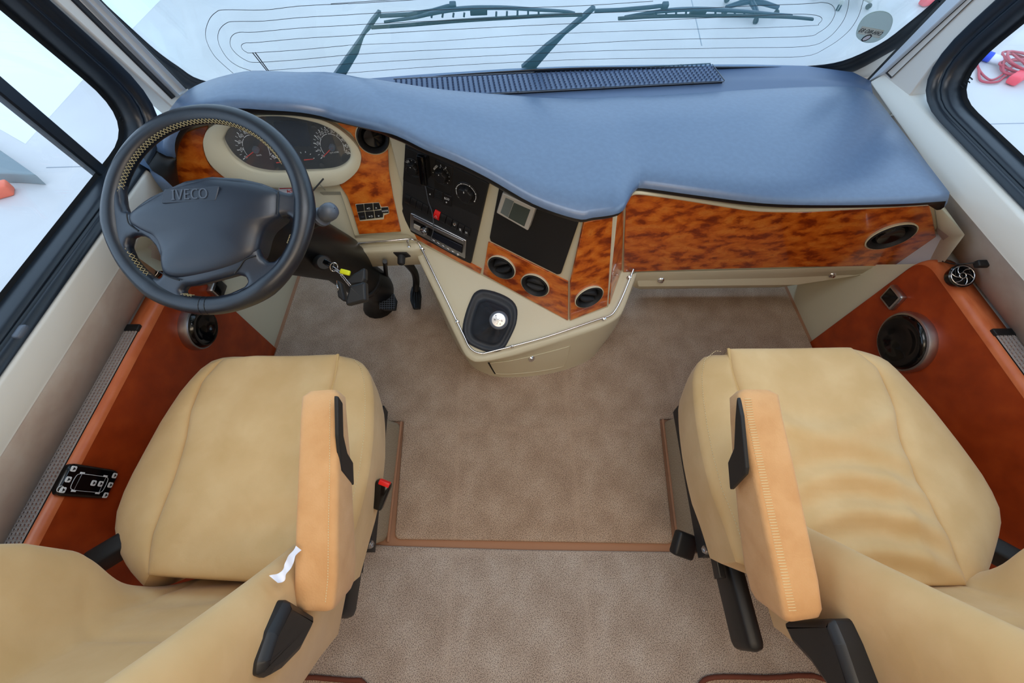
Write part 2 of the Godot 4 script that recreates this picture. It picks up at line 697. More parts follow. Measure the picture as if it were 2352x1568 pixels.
func shell() -> void:
	var fl = struct("floor", box(v(-1.06, -0.06, -1.75), v(1.36, 0, 1.75), 0.002), M.carpet_binding, "tan cab floor showing as narrow seams between the carpet pieces", "floor")
	struct("ceiling", box(v(-1.1, 1.95, -1.3), v(1.4, 2.05, 1.75)), M.ceiling, "pale padded cab ceiling above the seats", "ceiling")
	struct("wall_rear", box(v(-1.1, -0.06, 1.66), v(1.4, 2.0, 1.76)), M.ceiling, "pale partition behind the two seats", "wall")
	struct("wall_front", box(v(-1.1, -0.06, -1.76), v(1.4, 0.5, -1.66)), M.black, "dark bulkhead under the dashboard", "wall")
	for x in [-1, 1]:
		var L: bool = x < 0
		var side = "left" if L else "right"
		var n = v(-x, 0, 0)
		var zf = -1.32 if L else -1.55
		# lower lining, sloping up to the sill
		var lo = v(-0.986, 0.576, 0) if L else v(1.292, 0.576, 0)
		var mid = v(-0.916, 0.73, 0) if L else v(1.206, 0.73, 0)
		var top = v(-0.887, 0.823, 0) if L else v(1.177, 0.823, 0)
		var out_x = -1.0 if L else 1.31
		var s := Shape.new()
		var prof = [lo, lo.lerp(mid, 0.94) , mid + v(x * 0.004, 0.006, 0), v(out_x, 0.74, 0), v(out_x, 0.576, 0)]
		var ra := []
		var rb := []
		for p in prof:
			ra.append(p + v(0, 0, zf))
			rb.append(p + v(0, 0, 1.68))
		s.loft([ra, rb])
		var w = struct("wall_" + side, s, M.taupe, "taupe lined cab side wall under the %s window" % ("driver's" if L else "passenger's"), "wall")
		var a1 := []
		var b1 := []
		if L:
			a1 = [v(top.x, top.y, zf), v(top.x, top.y, 1.68)]
			b1 = [v(mid.x, mid.y, zf), v(mid.x, mid.y, 1.68)]
		else:
			a1 = [v(1.1931, .81, -1.4312), v(1.1627, .823, -.7421), v(1.177, 0.823, 1.68)]
			b1 = [v(1.1703, .775, -1.436), v(1.1592, .75, -.9526), v(1.1909, .73, -.7638), v(1.206, 0.73, 1.68)]
		a1 = res(a1, 14)
		b1 = res(b1, 14)
		var back = shift(a1, v(x * 0.05, 0.006, 0))
		s = Shape.new()
		s.grid([b1, shift(b1, v(0, 0.004, 0)), shift(a1, v(0, -0.005, 0)), shift(a1, v(x * 0.003, 0, 0)), back])
		struct("sill_band", s, M.sill_white, "", "", w)
		struct("outer_skin", box(v(out_x, -0.06, zf + 0.02), v(out_x + x * 0.03, 0.79, 1.7)), M.body_white, "", "", w)
		struct("header", box(v(out_x, 1.70, -1.0), v(top.x, 2.0, 1.7), 0.03), M.pillar, "", "", w)
		struct("rear_panel", box(v(out_x, 0.82, 0.34), v(top.x, 1.72, 1.7), 0.03), M.pillar, "", "", w)
		# front pillar between side window and windscreen
		var fb: Vector3 = v(-.9, .937, -1.124) if L else v(1.19, .9367, -1.2865)
		var ft: Vector3 = v(-.9, 1.1449, -1.0359) if L else v(1.19, 1.063, -1.2422)
		var pb: Vector3 = v(-.9, .8799, -1.2689) if L else v(1.19, .762, -1.4839)
		var pt: Vector3 = v(-.9, 1.0998, -1.1658) if L else v(1.19, 1.0075, -1.4023)
		s = Shape.new()
		var dz = v(0, 0, -0.02 if L else 0.012)
		s.slab([at_height(fb, ft, 0.74) + (dz if L else dz * 4.0), at_height(fb, ft, 0.80) + (dz if L else dz * 4.0), at_height(fb, ft, 0.90) + dz, at_height(fb, ft, 1.95) + dz, at_height(pb, pt, 1.95), at_height(pb, pt, 0.70)], n, 0.045, 0.004)
		struct("pillar", s, M.pillar, "", "", w)
		# cream corner between the windscreen seal and the blind guide
		s = Shape.new()
		if L:
			s.slab([v(-.9468, .8021, -1.3708), v(-.9786, .8789, -1.3294), v(-.9776, .9448, -1.2958), v(-.9701, 1.0102, -1.263), v(-.9589, 1.0781, -1.2291), v(-.9888, 1.0792, -1.2264), v(-.9921, .9509, -1.2917), v(-1.0235, .7598, -1.3869), v(-.9883, .7576, -1.3906)], v(.0637, -.4536, .8889), 0.02, 0.002)
		else:
			s.slab([v(1.1322, .7444, -1.5493), v(1.1525, .7543, -1.5457), v(1.2142, .8274, -1.5128), v(1.2389, .8855, -1.4849), v(1.2152, .9921, -1.4288), v(1.2537, .9981, -1.4285), v(1.2644, .8977, -1.4805), v(1.314, .6794, -1.5955), v(1.2418, .6836, -1.5882)], v(.0637, -.4536, .8889), 0.02, 0.002)
		struct("corner_panel", s, M.pillar, "", "", w)
		# blind guide on the pillar: white rail, dark gap, brown edge
		var g: Node3D = thing("blind_rail", "white screen blind guide rail running up the %s windscreen pillar" % ("driver's side" if L else "passenger's side"), "blind rail", fb)
		g.set_meta("kind", "structure")
		if L:
			obj("guide_rail", strip(v(-.9, .8643, -1.2137), v(-.9, .8598, -1.2561), v(-.9, 1.115, -1.1218), v(-.9, 1.103, -1.1564), n, 0.02, 0.014), M.rail_white, g)
			obj("slot", strip(v(-.9, .8588, -1.2579), v(-.9, .853, -1.2768), v(-.9, 1.1024, -1.1583), v(-.9, 1.0971, -1.1735), n, 0.02, 0.006), M.black, g)
			obj("edge_strip", strip(v(-.9, .8673, -1.1952), v(-.9, .864, -1.2132), v(-.9, 1.1238, -1.0965), v(-.9, 1.1174, -1.1151), n, 0.02, 0.004), M.black_soft, g)
		else:
			obj("guide_rail", strip(v(1.19, .7636, -1.4599), v(1.19, .8121, -1.4228), v(1.19, 1.0165, -1.3764), v(1.19, 1.0327, -1.3296), n, 0.02, 0.014), M.rail_white, g)
			obj("slot", strip(v(1.19, .7624, -1.48), v(1.19, .7649, -1.4619), v(1.19, 1.0085, -1.3994), v(1.19, 1.0157, -1.3787), n, 0.02, 0.006), M.black, g)
			obj("edge_strip", strip(v(1.19, .8129, -1.4211), v(1.19, .8134, -1.392), v(1.19, 1.033, -1.3288), v(1.19, 1.0387, -1.3123), n, 0.02, 0.004), M.black_soft, g)
		# side window: rubber seal, pane, mullion or track
		var xo: float = -0.9 if L else 1.19
		var xi: float = -0.945 if L else 1.235
		var f1: Vector3 = v(-.945, .9591, -1.0701) if L else v(1.235, .9162, -1.2449)
		var f2: Vector3 = v(-.945, 1.0983, -1.0184) if L else v(1.235, 1.0494, -1.1965)
		var oy = 0.826
		var iy = 0.852
		var O = [at_height(fb, ft, oy), at_height(fb, ft, 1.72), v(xo, 1.72, 0.36), v(xo, oy, 0.36)]
		var I = [at_height(f1, f2, iy), at_height(f1, f2, 1.66), v(xi, 1.66, 0.29), v(xi, iy, 0.29)]
		var Of = fil(O, [0.14, 0.08, 0.08, 0.1], 8)
		var If = fil(I, [0.10, 0.06, 0.06, 0.07], 8)
		var wn: Node3D = thing("window_%d" % (1 if L else 2), "%s side window in a thick black rubber seal" % ("driver's sliding" if L else "passenger's"), "window", v(xi, iy, -0.4))
		wn.set_meta("kind", "structure")
		obj("seal", sweep(Of, If, n, [Vector2(0, -0.004), Vector2(0.03, 0.012), Vector2(0.12, 0.018), Vector2(0.42, 0.014), Vector2(0.5, 0.004), Vector2(0.56, 0.014), Vector2(0.72, 0.02), Vector2(0.88, 0.014), Vector2(1.0, 0.0), Vector2(1.02, -0.02)]), M.rubber, wn)
		var G := []
		var Gi := []
		var c: Vector3 = (I[0] + I[2]) / 2
		for p in If:
			G.append(p + (p - c) * 0.04 + v(x * 0.012, 0, 0))
			Gi.append(p + (c - p).normalized() * 0.018 + v(x * 0.009, 0, 0))
		s = Shape.new()
		s.slab(G, n, 0.004, 0.0)
		obj("pane", s, M.glass, wn)
		obj("frit_border", sweep(shift(G, n * 0.002), Gi, n, [Vector2(0, 0.0), Vector2(0.5, 0.0005), Vector2(1, 0.0)]), M.black, wn)
		s = Shape.new()
		if L:
			var q = [v(-.95, .84, -.9244), v(-.95, .8487, -.8929), v(-.95, 1.0644, -.8479), v(-.95, 1.0831, -.8777)]
			s.slab([q[0], q[1], at_height(q[1], q[2], 1.68), at_height(q[0], q[3], 1.68)], n, 0.02, 0.004)
			obj("mullion", s, M.rubber, wn)
			s = Shape.new()
			s.rbox(Transform3D(Basis(), v(-.9, .8328, -.4621)), v(0.016, 0.014, 0.03), 0.005)
			obj("latch", s, M.grey_plastic, wn)
		else:
			s.slab([v(1.2, .8206, -1.0099), v(1.2, .8374, -.991), v(1.2, .8383, -.8222), v(1.2, .8152, -.7872)], n, 0.02, 0.004)
			obj("slide_track", s, M.black, wn)
		for k in 5:   # the maker's stamp printed in the corner of the pane
			s = Shape.new()
			var o: Vector3 = (v(-.951, .8799, -1.0667) if L else v(1.241, .8874, -1.2054)) + v(0, 0.008 * (k - 2), 0.003 * (k - 2))
			s.rbox(Transform3D(Basis(), o), v(0.0006, 0.003, 0.012 + 0.006 * (k % 2)), 0.0002)
			obj("glass_stamp", s, M.wire, wn)
	# windscreen
	var Wn = v(.0637, -.4536, .8889)
	var Gp = [v(-.9494, 1.1483, -1.2075), v(-.951, 1.0721, -1.2463), v(-.9496, 1.0027, -1.2818), v(-.9464, .9345, -1.3168), v(-.9325, .8803, -1.3454), v(-.9098, .8316, -1.372), v(-.8078, .795, -1.3979), v(-.6237, .7948, -1.4112), v(-.4217, .8006, -1.4227), v(-.2185, .8082, -1.4334), v(-.015, .8141, -1.445), v(.1898, .8166, -1.4584), v(.471, .8069, -1.4835), v(.8335, .788, -1.5191), v(.9935, .7814, -1.534), v(1.1074, .7964, -1.5345), v(1.1756, .8569, -1.5085), v(1.1938, .9253, -1.4749), v(1.1987, .9944, -1.44), v(1.1805, 1.0798, -1.3951)]
	var Op = [v(-.9616, 1.1487, -1.2064), v(-.9633, 1.0725, -1.2451), v(-.9745, 1.0121, -1.2752), v(-.9815, .947, -1.3079), v(-.9807, .8828, -1.3407), v(-.9645, .799, -1.3846), v(-.8498, .752, -1.4168), v(-.6399, .7633, -1.4261), v(-.4315, .7728, -1.4362), v(-.224, .7788, -1.448), v(-.0156, .7883, -1.4581), v(.1931, .7943, -1.47), v(.4796, .784, -1.4958), v(.8493, .764, -1.5325), v(1.0316, .7524, -1.5515), v(1.1651, .747, -1.5638), v(1.2258, .8225, -1.5296), v(1.251, .881, -1.5016), v(1.2266, .9934, -1.4425), v(1.2074, 1.079, -1.3974)]
	for q in [Gp, Op]:
		var a = at_height(q[1], q[0], 1.9)
		var b = at_height(q[-2], q[-1], 1.9)
		q.push_front(a)
		q.append(b)
	var ws: Node3D = thing("window_3", "wide heated windscreen in a black rubber seal over the dashboard", "windscreen", Gp[12])
	ws.set_meta("kind", "structure")
	var sg := Shape.new()
	sg.slab(spl(Op, 3, true), Wn, 0.006, 0.0)
	obj("pane", sg, M.screen_glass, ws)
	obj("seal", sweep(spl(Op, 4, true), spl(Gp, 4, true), Wn, [Vector2(0, -0.01), Vector2(0.06, 0.012), Vector2(0.3, 0.02), Vector2(0.6, 0.014), Vector2(0.8, 0.004), Vector2(0.84, 0.008), Vector2(1, 0.001)]), M.rubber, ws)
	# heating wires: nested loops printed on the pane
	heater(ws, Wn)
	var gr := Shape.new()
	gr.rbox(Transform3D(Basis(), v(0.15, 1.948, 0.2)), v(1.2, 0.012, 1.9), 0.005)  # added glowing panel, no real lamp of the cab; goes with the fill lights
	obj("added_fill_panel", gr, M.fill_glow).set_meta("kind", "structure")
	get_node("added_fill_panel").set_meta("label", "added glowing panel above the two seats, unseen, backing the fill lights")
	get_node("added_fill_panel").set_meta("category", "ceiling light")


func heater(ws: Node3D, n: Vector3) -> void:
	var wires = [
		[v(-.3897, 1.0435, -1.3011), v(-.5088, 1.0418, -1.2934), v(-.6, 1.0352, -1.2902), v(-.6915, 1.0391, -1.2817), v(-.7172, 1.0335, -1.2827), v(-.7473, 1.0149, -1.29), v(-.7822, .9808, -1.3049), v(-.801, .9482, -1.3202), v(-.8111, .9105, -1.3388), v(-.8085, .8798, -1.3546), v(-.8023, .8494, -1.3705)],
		[v(-.4015, 1.0145, -1.315), v(-.5244, 1.012, -1.3075), v(-.6177, 1.0064, -1.3037), v(-.6912, 1.0081, -1.2975), v(-.715, 1.0033, -1.2983), v(-.7412, .9876, -1.3044), v(-.7625, .9646, -1.3146), v(-.776, .9377, -1.3274), v(-.7825, .8991, -1.3466), v(-.7716, .8727, -1.3609), v(-.7456, .8541, -1.3722)],
		[v(-.4132, .9858, -1.3288), v(-.5395, .9834, -1.321), v(-.6589, .9768, -1.3158), v(-.6966, .978, -1.3125), v(-.7183, .9715, -1.3143), v(-.7363, .9566, -1.3206), v(-.7484, .9364, -1.33), v(-.7488, .9123, -1.3423), v(-.7379, .8917, -1.3536), v(-.7223, .8837, -1.3588), v(-.6804, .8837, -1.3618), v(-.5902, .8869, -1.3666), v(-.4498, .8957, -1.3722)],
		[v(-.4253, .9559, -1.3432), v(-.5554, .9531, -1.3353), v(-.6784, .9462, -1.33), v(-.702, .9464, -1.3282), v(-.7166, .941, -1.3299), v(-.7231, .9295, -1.3353), v(-.7188, .9178, -1.3417), v(-.7023, .915, -1.3442), v(-.5736, .9186, -1.3516), v(-.4372, .9266, -1.3573)],
		[v(-.7029, .8534, -1.3756), v(-.6057, .8575, -1.3805), v(-.4622, .8651, -1.3869)],
		[v(-.5581, .83, -1.398), v(-.5172, .8317, -1.4), v(-.4756, .8323, -1.4027)],
		[v(-.3899, 1.043, -1.3013), v(-.1733, 1.0484, -1.3141), v(.045, 1.0527, -1.3275)], [v(-.4013, 1.0149, -1.3148), v(-.1788, 1.0192, -1.3286), v(.1606, 1.0157, -1.3547), v(.3906, 1.0213, -1.3683)], [v(-.4128, .9864, -1.3285), v(-.1844, .9894, -1.3434), v(.0471, .9888, -1.3603)], [v(-.4251, .9563, -1.3431), v(-.1896, .9618, -1.3571), v(.1679, .9662, -1.3805), v(.4111, .9666, -1.3977), v(.6579, .9683, -1.4145), v(.7703, .969, -1.4222), v(.8475, .9673, -1.4286), v(.8912, .9604, -1.4353), v(.9109, .9491, -1.4425), v(.9117, .9355, -1.4494), v(.9, .9305, -1.4511), v(.746, .9301, -1.4403), v(.5503, .9343, -1.4242), v(.2966, .9369, -1.4047), v(.0489, .9368, -1.387), v(-.1958, .9285, -1.3737), v(-.437, .9271, -1.3571)],
		[v(-.4495, .8962, -1.3719), v(-.2011, .9003, -1.3877), v(.1774, .9015, -1.4142), v(.4345, .9042, -1.4312), v(.7006, .8981, -1.4534), v(.9044, .8949, -1.4697), v(.9355, .9065, -1.4659), v(.9469, .9327, -1.4534), v(.9347, .9665, -1.4353), v(.9066, .9903, -1.4211), v(.8709, 1.0002, -1.4135), v(.8231, .9983, -1.4111), v(.64, .9978, -1.3982), v(.4006, .9947, -1.3826), v(.1638, .994, -1.366), v(.0471, .9888, -1.3603)],
		[v(-.4621, .8651, -1.3869), v(-.2067, .8707, -1.4024), v(.1813, .8745, -1.4282), v(.447, .871, -1.4491), v(.7213, .8641, -1.4722), v(.9327, .8589, -1.4901), v(.9814, .884, -1.4807), v(.9816, .9381, -1.4531), v(.9567, .9847, -1.4276), v(.9309, 1.016, -1.4098)],
		[v(-.4755, .8323, -1.4027), v(-.212, .8426, -1.4163), v(.1855, .8463, -1.4429), v(.459, .839, -1.4663), v(.7432, .8281, -1.4922), v(.9553, .8209, -1.5111), v(1.0084, .8522, -1.4989), v(1.0281, .9011, -1.4754), v(1.0165, .9502, -1.4495), v(.9844, 1.0021, -1.4207)],
		[v(-.4318, 1.0446, -1.2975), v(-.1725, 1.0527, -1.3119)]]
	for w in wires:
		var s := Shape.new()
		s.tube(shift(spl(w, 4), n * 0.001), 0.0006, 4)
		obj("heating_wire", s, M.wire, ws)
	for q in [[v(-.7043, .9151, -1.3441), v(-.7033, .8529, -1.3759)], [v(-.6969, .9152, -1.3445), v(-.6985, .8537, -1.3758)]]:
		var s := Shape.new()
		s.tube(shift(q, n * 0.001), 0.0016, 4)
		obj("heating_wire", s, M.print_dark, ws)


func outside() -> void:
	struct("ground", box(v(-40, -1.0, -40), v(40, -0.95, 40), 0.01), M.concrete, "smooth pale grey concrete hall floor outside the windows", "ground")
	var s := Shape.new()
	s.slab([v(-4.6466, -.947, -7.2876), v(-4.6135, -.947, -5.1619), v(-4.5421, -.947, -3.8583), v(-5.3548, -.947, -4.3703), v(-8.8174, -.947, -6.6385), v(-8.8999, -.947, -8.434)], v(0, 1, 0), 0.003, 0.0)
	struct("painted_sun_patch", s, M.concrete_sunlit, "patch of sunlight painted as a pale slab on the hall floor outside the driver's window", "floor")  # thin slab whose paler colour stands in for sunlight on the floor
	for q in [[v(-4.1417, -.949, -3.4968), v(-3.4011, -.949, -3.5211)], [v(4.356, -.949, -4.0455), v(6.6649, -.949, -4.1116)], [v(2.6552, -.949, -7.9367), v(2.3358, -.949, -5.7198)]]:
		s = Shape.new()
		s.tube(q, 0.006, 6, false, 0.3, v(0, 1, 0))
		struct("floor_joint", s, M.joint, "thin dark joint line across the hall floor outside", "joint").set_meta("group", "hall floor joints")
	# grey crate with a torn pale wrapper and an orange block, seen low through the driver's window
	var p: Vector3 = v(-4.354, -.949, -3.4161)
	var c := thing("crate", "low grey crate on the hall floor beyond the driver's window", "crate", p)
	s = Shape.new()
	s.slab(shift([v(-4.9163, -.85, -3.8482), v(-4.534, -.85, -3.6161), v(-4.0046, -.85, -3.2521), v(-4.2152, -.85, -3.2785), v(-4.5575, -.85, -3.2951)], v(0, 0, 0)), v(0, 1, 0), 0.095, 0.01)
	obj("body", s, M.crate_grey, c)
	s = Shape.new()
	s.rbox(Transform3D(Basis(v(0, 1, 0), 0.5), v(-4.2885, -.9, -3.1269)), v(0.16, 0.1, 0.12), 0.02)
	tag(obj("orange_block", s, M.orange), "small orange block beside the grey crate on the hall floor", "block")
	# two swivel chairs in front of the windscreen
	var who = ["swivel chair outside behind the right wiper blade, dark five-star base", "swivel chair outside beyond the green windscreen sticker, silver five-star base"]
	for k in 2:
		var o: Vector3 = v(3.1614, -.95, -6.6464) if k == 0 else v(4.5321, -.95, -6.9671)
		var ch := thing("swivel_chair", who[k], "chair", o)
		var metal: Material = M.wiper if k == 0 else M.silver_paint
		s = Shape.new()
		s.lathe(Transform3D(Basis(), o), [Vector2(0.001, 0.09), Vector2(0.045, 0.09), Vector2(0.05, 0.12), Vector2(0.035, 0.16), Vector2(0.025, 0.18), Vector2(0.022, 0.42), Vector2(0.001, 0.42)], 16)
		obj("column", s, metal, ch)
		for j in 5:
			var w = TAU * j / 5 + 0.35 + 0.5 * k
			var d = v(cos(w), 0, sin(w))
			s = Shape.new()
			s.tube([o + v(0, 0.115, 0), o + d * 0.17 + v(0, 0.11, 0), o + d * 0.35 + v(0, 0.085, 0)], [0.036, 0.032, 0.026], 8)
			obj("leg", s, metal, ch)
			for e in [-1, 1]:
				s = Shape.new()
				var side = d.cross(v(0, 1, 0))
				s.lathe(along(o + d * 0.35 + side * 0.014 * e + v(0, 0.032, 0), side), [Vector2(0.001, -0.009), Vector2(0.028, -0.009), Vector2(0.032, -0.004), Vector2(0.032, 0.004), Vector2(0.028, 0.009), Vector2(0.001, 0.009)], 16)
				obj("caster", s, M.black, ch)
		s = Shape.new()
		s.rbox(Transform3D(Basis(), o + v(0, 0.47, 0)), v(0.46, 0.09, 0.46), 0.04)
		obj("seat", s, M.black_soft, ch)
		s = Shape.new()
		s.rbox(Transform3D(Basis(v(1, 0, 0), 0.12), o + v(0, 0.82, -0.25)), v(0.42, 0.5, 0.07), 0.03)
		obj("backrest", s, M.black_soft, ch)
	# red cables heaped outside the passenger's window
	var h: Vector3 = v(5.5777, -.93, -5.1169)
	var cb := thing("power_cable", "tangled red power cable on the hall floor outside the passenger's window", "cable", h)
	var rng = RandomNumberGenerator.new()
	rng.seed = 7
	var pts = [v(5.2595, -.93, -5.0924), v(5.1328, -.93, -4.8413), v(5.29, -.93, -4.8119), v(5.5142, -.93, -4.9559)]
	for k in 34:
		var w = k * 1.27
		pts.append(h + v(0.18 + 0.30 * cos(w) * rng.randf_range(0.5, 1.2), 0.01 + 0.004 * k * rng.randf(), 0.05 + 0.24 * sin(w) * rng.randf_range(0.5, 1.2)))
	s = Shape.new()
	s.tube(spl(pts, 6), 0.012, 6)
	obj("cord", s, M.cable_red, cb)
	s = Shape.new()
	s.tube(spl([v(5.5122, -.93, -5.3466), v(5.5089, -.93, -5.4917), v(5.291, -.93, -5.1697), v(5.2248, -.93, -4.9227), v(5.3001, -.93, -4.8663), v(5.7059, -.93, -5.1639)], 6), 0.011, 6)
	obj("cord", s, M.cable_red, cb)
	var dir: Vector3 = (v(5.525, -.9, -5.2194) - v(5.439, -.9, -5.3211)).normalized()
	s = Shape.new()
	s.lathe(along(v(5.4662, -.9, -5.3005), dir), [Vector2(0.001, -0.07), Vector2(0.045, -0.07), Vector2(0.05, -0.05), Vector2(0.05, 0.03), Vector2(0.04, 0.04), Vector2(0.001, 0.04)], 18)
	obj("blue_plug", s, M.plug_blue, cb)
	s = Shape.new()
	s.lathe(along(v(5.5055, -.9, -5.2596), dir), [Vector2(0.001, -0.02), Vector2(0.042, -0.02), Vector2(0.042, 0.06), Vector2(0.03, 0.11), Vector2(0.001, 0.11)], 18)
	obj("white_sleeve", s, M.white_paper, cb)
	s = Shape.new()
	s.rbox(Transform3D(Basis(v(0, 1, 0), 0.6), v(5.5049, -.9, -4.8388)), v(0.26, 0.09, 0.11), 0.03)
	obj("red_connector", s, M.plug_red, cb)
	s = Shape.new()
	s.rbox(Transform3D(Basis(v(0, 1, 0), 0.3), v(5.564, -.9, -6.7954)), v(0.16, 0.09, 0.11), 0.03)
	tag(obj("connector_block", s, M.plug_red), "small red connector lying on the hall floor at the top edge of the windscreen", "connector")


# ------------------------------------------------------------------ dashboard
var dash: Node3D


func plate(n: String, pts: Array, nrm: Vector3, depth: float, bev: float, m: Material, parent: Node3D, holes: Array = []) -> MeshInstance3D:
	var s := Shape.new()
	s.slab(pts, nrm, depth, bev, holes)
	return obj(n, s, m, parent)


func perforated(o: Vector3, u: Vector3, w: Vector3, cols: int, rows: int, hole: float, thick: float, clip: Array = []) -> Shape:
	# a plate of cols x rows cells spanned by u and w from o, each with a round hole right through it
	var s := Shape.new()
	var n = u.cross(w).normalized()
	var q = [Vector2(1, 0), Vector2(1, 1), Vector2(0, 1), Vector2(-1, 1), Vector2(-1, 0), Vector2(-1, -1), Vector2(0, -1), Vector2(1, -1)]
	for i in cols:
		for j in rows:
			var c = o + u * ((i + 0.5) / cols) + w * ((j + 0.5) / rows)
			var a = u / cols / 2
			var b = w / rows / 2
			for k in 8:
				var p0: Vector3 = c + a * q[k].x + b * q[k].y
				var p1: Vector3 = c + a * q[(k + 1) % 8].x + b * q[(k + 1) % 8].y
				var h0: Vector3 = c + (a.normalized() * cos(TAU * k / 8) + b.normalized() * sin(TAU * k / 8)) * hole
				var h1: Vector3 = c + (a.normalized() * cos(TAU * (k + 1) / 8) + b.normalized() * sin(TAU * (k + 1) / 8)) * hole
				s.g = 1
				s.quad(p0, p1, h1, h0)
				s.g = 2
				s.quad(h0, h1, h1 - n * thick, h0 - n * thick)
	return s


func dashboard() -> void:
	dash = thing("dashboard", "full-width motorhome dashboard with blue-grey leather top, cream fascia and burl wood panels", "dashboard", v(0.1, 0.4, -1.1))
	# --- leather pad: from the arch round the driver's dials to the wide shelf on the passenger's side
	var R = [v(-.9283, .6557, -.9857), v(-.9112, .7128, -.9985), v(-.896, .7628, -1.0096), v(-.8661, .8228, -1.0247), v(-.8171, .8747, -1.0411), v(-.7509, .9044, -1.0559), v(-.6728, .9158, -1.0692), v(-.5943, .9086, -1.0791), v(-.5153, .8974, -1.0884), v(-.4321, .8744, -1.0962)]
	R.append_array([v(-.3123, .8828, -1.0319), v(-.2549, .8735, -1.0111), v(-.2003, .8596, -.9869), v(-.1268, .8434, -.9606), v(-.0427, .8201, -.9252), v(.0656, .7897, -.869), v(.1662, .7775, -.8301), v(.2043, .7786, -.8313), v(.2656, .7789, -.8457), v(.2951, .7747, -.8924), v(.3235, .7713, -.9403), v(.3553, .7686, -.9504), v(.4879, .7666, -.9233), v(.6486, .7637, -.8943), v(.8133, .7626, -.8866), v(.9974, .7591, -.8933), v(1.1201, .7568, -.9046)])
	var Fp = [v(-.885, .709, -.9187), v(-.885, .7547, -.9422), v(-.885, .8129, -.9571), v(-.9003, .8333, -1.0279), v(-.8818, .8666, -1.098), v(-.8343, .8997, -1.158), v(-.7698, .9166, -1.1926), v(-.6773, .9292, -1.2052), v(-.5888, .927, -1.2062), v(-.5029, .9183, -1.2098),
		v(-.4154, .91, -1.2143), v(-.3604, .9034, -1.2181), v(-.3058, .8922, -1.222), v(-.2338, .8754, -1.2318), v(-.1477, .8563, -1.2472), v(-.0021, .8283, -1.2756), v(.1129, .8108, -1.2929), v(.1919, .802, -1.3059), v(.2652, .7973, -1.316), v(.3257, .795, -1.3245), v(.3799, .7932, -1.332), v(.4482, .7909, -1.3404), v(.5851, .7891, -1.3542), v(.751, .7889, -1.37), v(.9308, .7896, -1.3815), v(1.0843, .7872, -1.3867), v(1.1497, .7746, -1.3792)]
	var per = 4
	R = spl(R, per)
	Fp = spl(Fp, per)
	var s := Shape.new()
	var rows := []
	var m = R.size()
	for i in m:
		var t: Vector3 = (R[mini(i + 1, m - 1)] - R[maxi(i - 1, 0)]).normalized()
		var N: Vector3 = (Fp[i] - R[i])
		var L = N.length()
		N = (N - t * N.dot(t) * 0.6).normalized()
		var U = N.cross(t).normalized()
		if U.y < -0.2 or (i < per * 3 and U.x > 0):
			U = -U
		var r = 0.017
		var row = [R[i] + N * 0.07 - U * 0.028, R[i] - U * 0.023 + N * 0.02]
		for k in 6:
			var w = -PI / 2 + PI * k / 5.0 * 0.92
			row.append(R[i] + (-N * cos(w) + U * sin(w)) * r * (1.0 + 0.25 * maxf(0, sin(w))))
		var a: Vector3 = row[-1]
		for k in range(1, 7):
			var f = k / 7.0
			row.append(a.lerp(Fp[i], f) + U * (0.05 * L * sin(PI * f) * clampf((m - 1 - i) / 12.0, 0.0, 1.0)))
		row.append(Fp[i])
		row.append(Fp[i] + N * 0.018 - U * 0.008)
		row.append(Fp[i] + N * 0.03 - U * 0.05)
		rows.append(row)
	var last: Array = rows[-1]
	var end := []
	for p in last:
		end.append(p + v(0.012, -0.02, 0))
	rows.append(end)
	var skin := []
	var roll := []
	for row in rows:
		skin.append(row.slice(5))
		roll.append(row.slice(0, 6))
	s.grid(skin)
	var pad := obj("pad", s, M.pad, dash)
	s = Shape.new()
	s.grid(roll)
	obj("shaded_edge", s, M.shroud, pad)  # shade under the lip painted in: lower half of the roll coloured black
	# --- black strip under the windscreen with its demister grille
	var near := [v(-.7829, .8194, -1.3594), v(-.5785, .8149, -1.3656), v(-.4073, .8109, -1.3511), v(-.254, .8069, -1.3125), v(-.0025, .8009, -1.2776), v(.189, .7964, -1.2643), v(.3713, .7924, -1.2783), v(.5717, .7881, -1.2975), v(.737, .7846, -1.3185), v(.9202, .7808, -1.3404), v(1.0744, .7774, -1.3496), v(1.1363, .776, -1.3464)]
	var far := [v(-.7763, .819, -1.3379), v(-.584, .8153, -1.3901), v(-.4166, .8118, -1.4105), v(-.2662, .8087, -1.4384), v(-.0014, .8032, -1.4814), v(.2095, .7987, -1.5048), v(.41, .7944, -1.5185), v(.6279, .7896, -1.5301), v(.8039, .7857, -1.536), v(.9935, .7814, -1.534), v(1.1393, .7777, -1.497), v(1.1732, .7763, -1.4442)]
	s = Shape.new()
	var mid := []
	var low := []
	for i in near.size():
		mid.append(near[i].lerp(far[i], 0.5))
		low.append(far[i] + v(0, -0.06, -0.02))
	s.grid([near, mid, far, low])
	obj("screen_strip", s, M.strip, dash)
	var q := [v(-.3401, .8118, -1.3874), v(.6695, .7905, -1.5147), v(.6555, .7896, -1.4127)]
	var u: Vector3 = q[1] - q[0]
	var w2: Vector3 = q[2] - q[1]
	w2 -= u.normalized() * u.normalized().dot(w2)
	s = perforated(q[0] + v(0, 0.006, 0), u, w2, 66, 7, 0.0031, 0.004)
	var gm := obj("demister_grille", s, M.strip, dash)
	var nn: Vector3 = u.cross(w2).normalized()
	if nn.y < 0:
		nn = -nn
	s = Shape.new()
	s.slab(shift([q[0], q[0] + u, q[0] + u + w2, q[0] + w2], v(0, 0.006, 0) - nn * 0.005), nn, 0.004, 0.0)
	obj("grille_well", s, M.hole_dark, gm)
	s = Shape.new()
	var e0: Vector3 = q[0] + v(0, 0.006, 0)
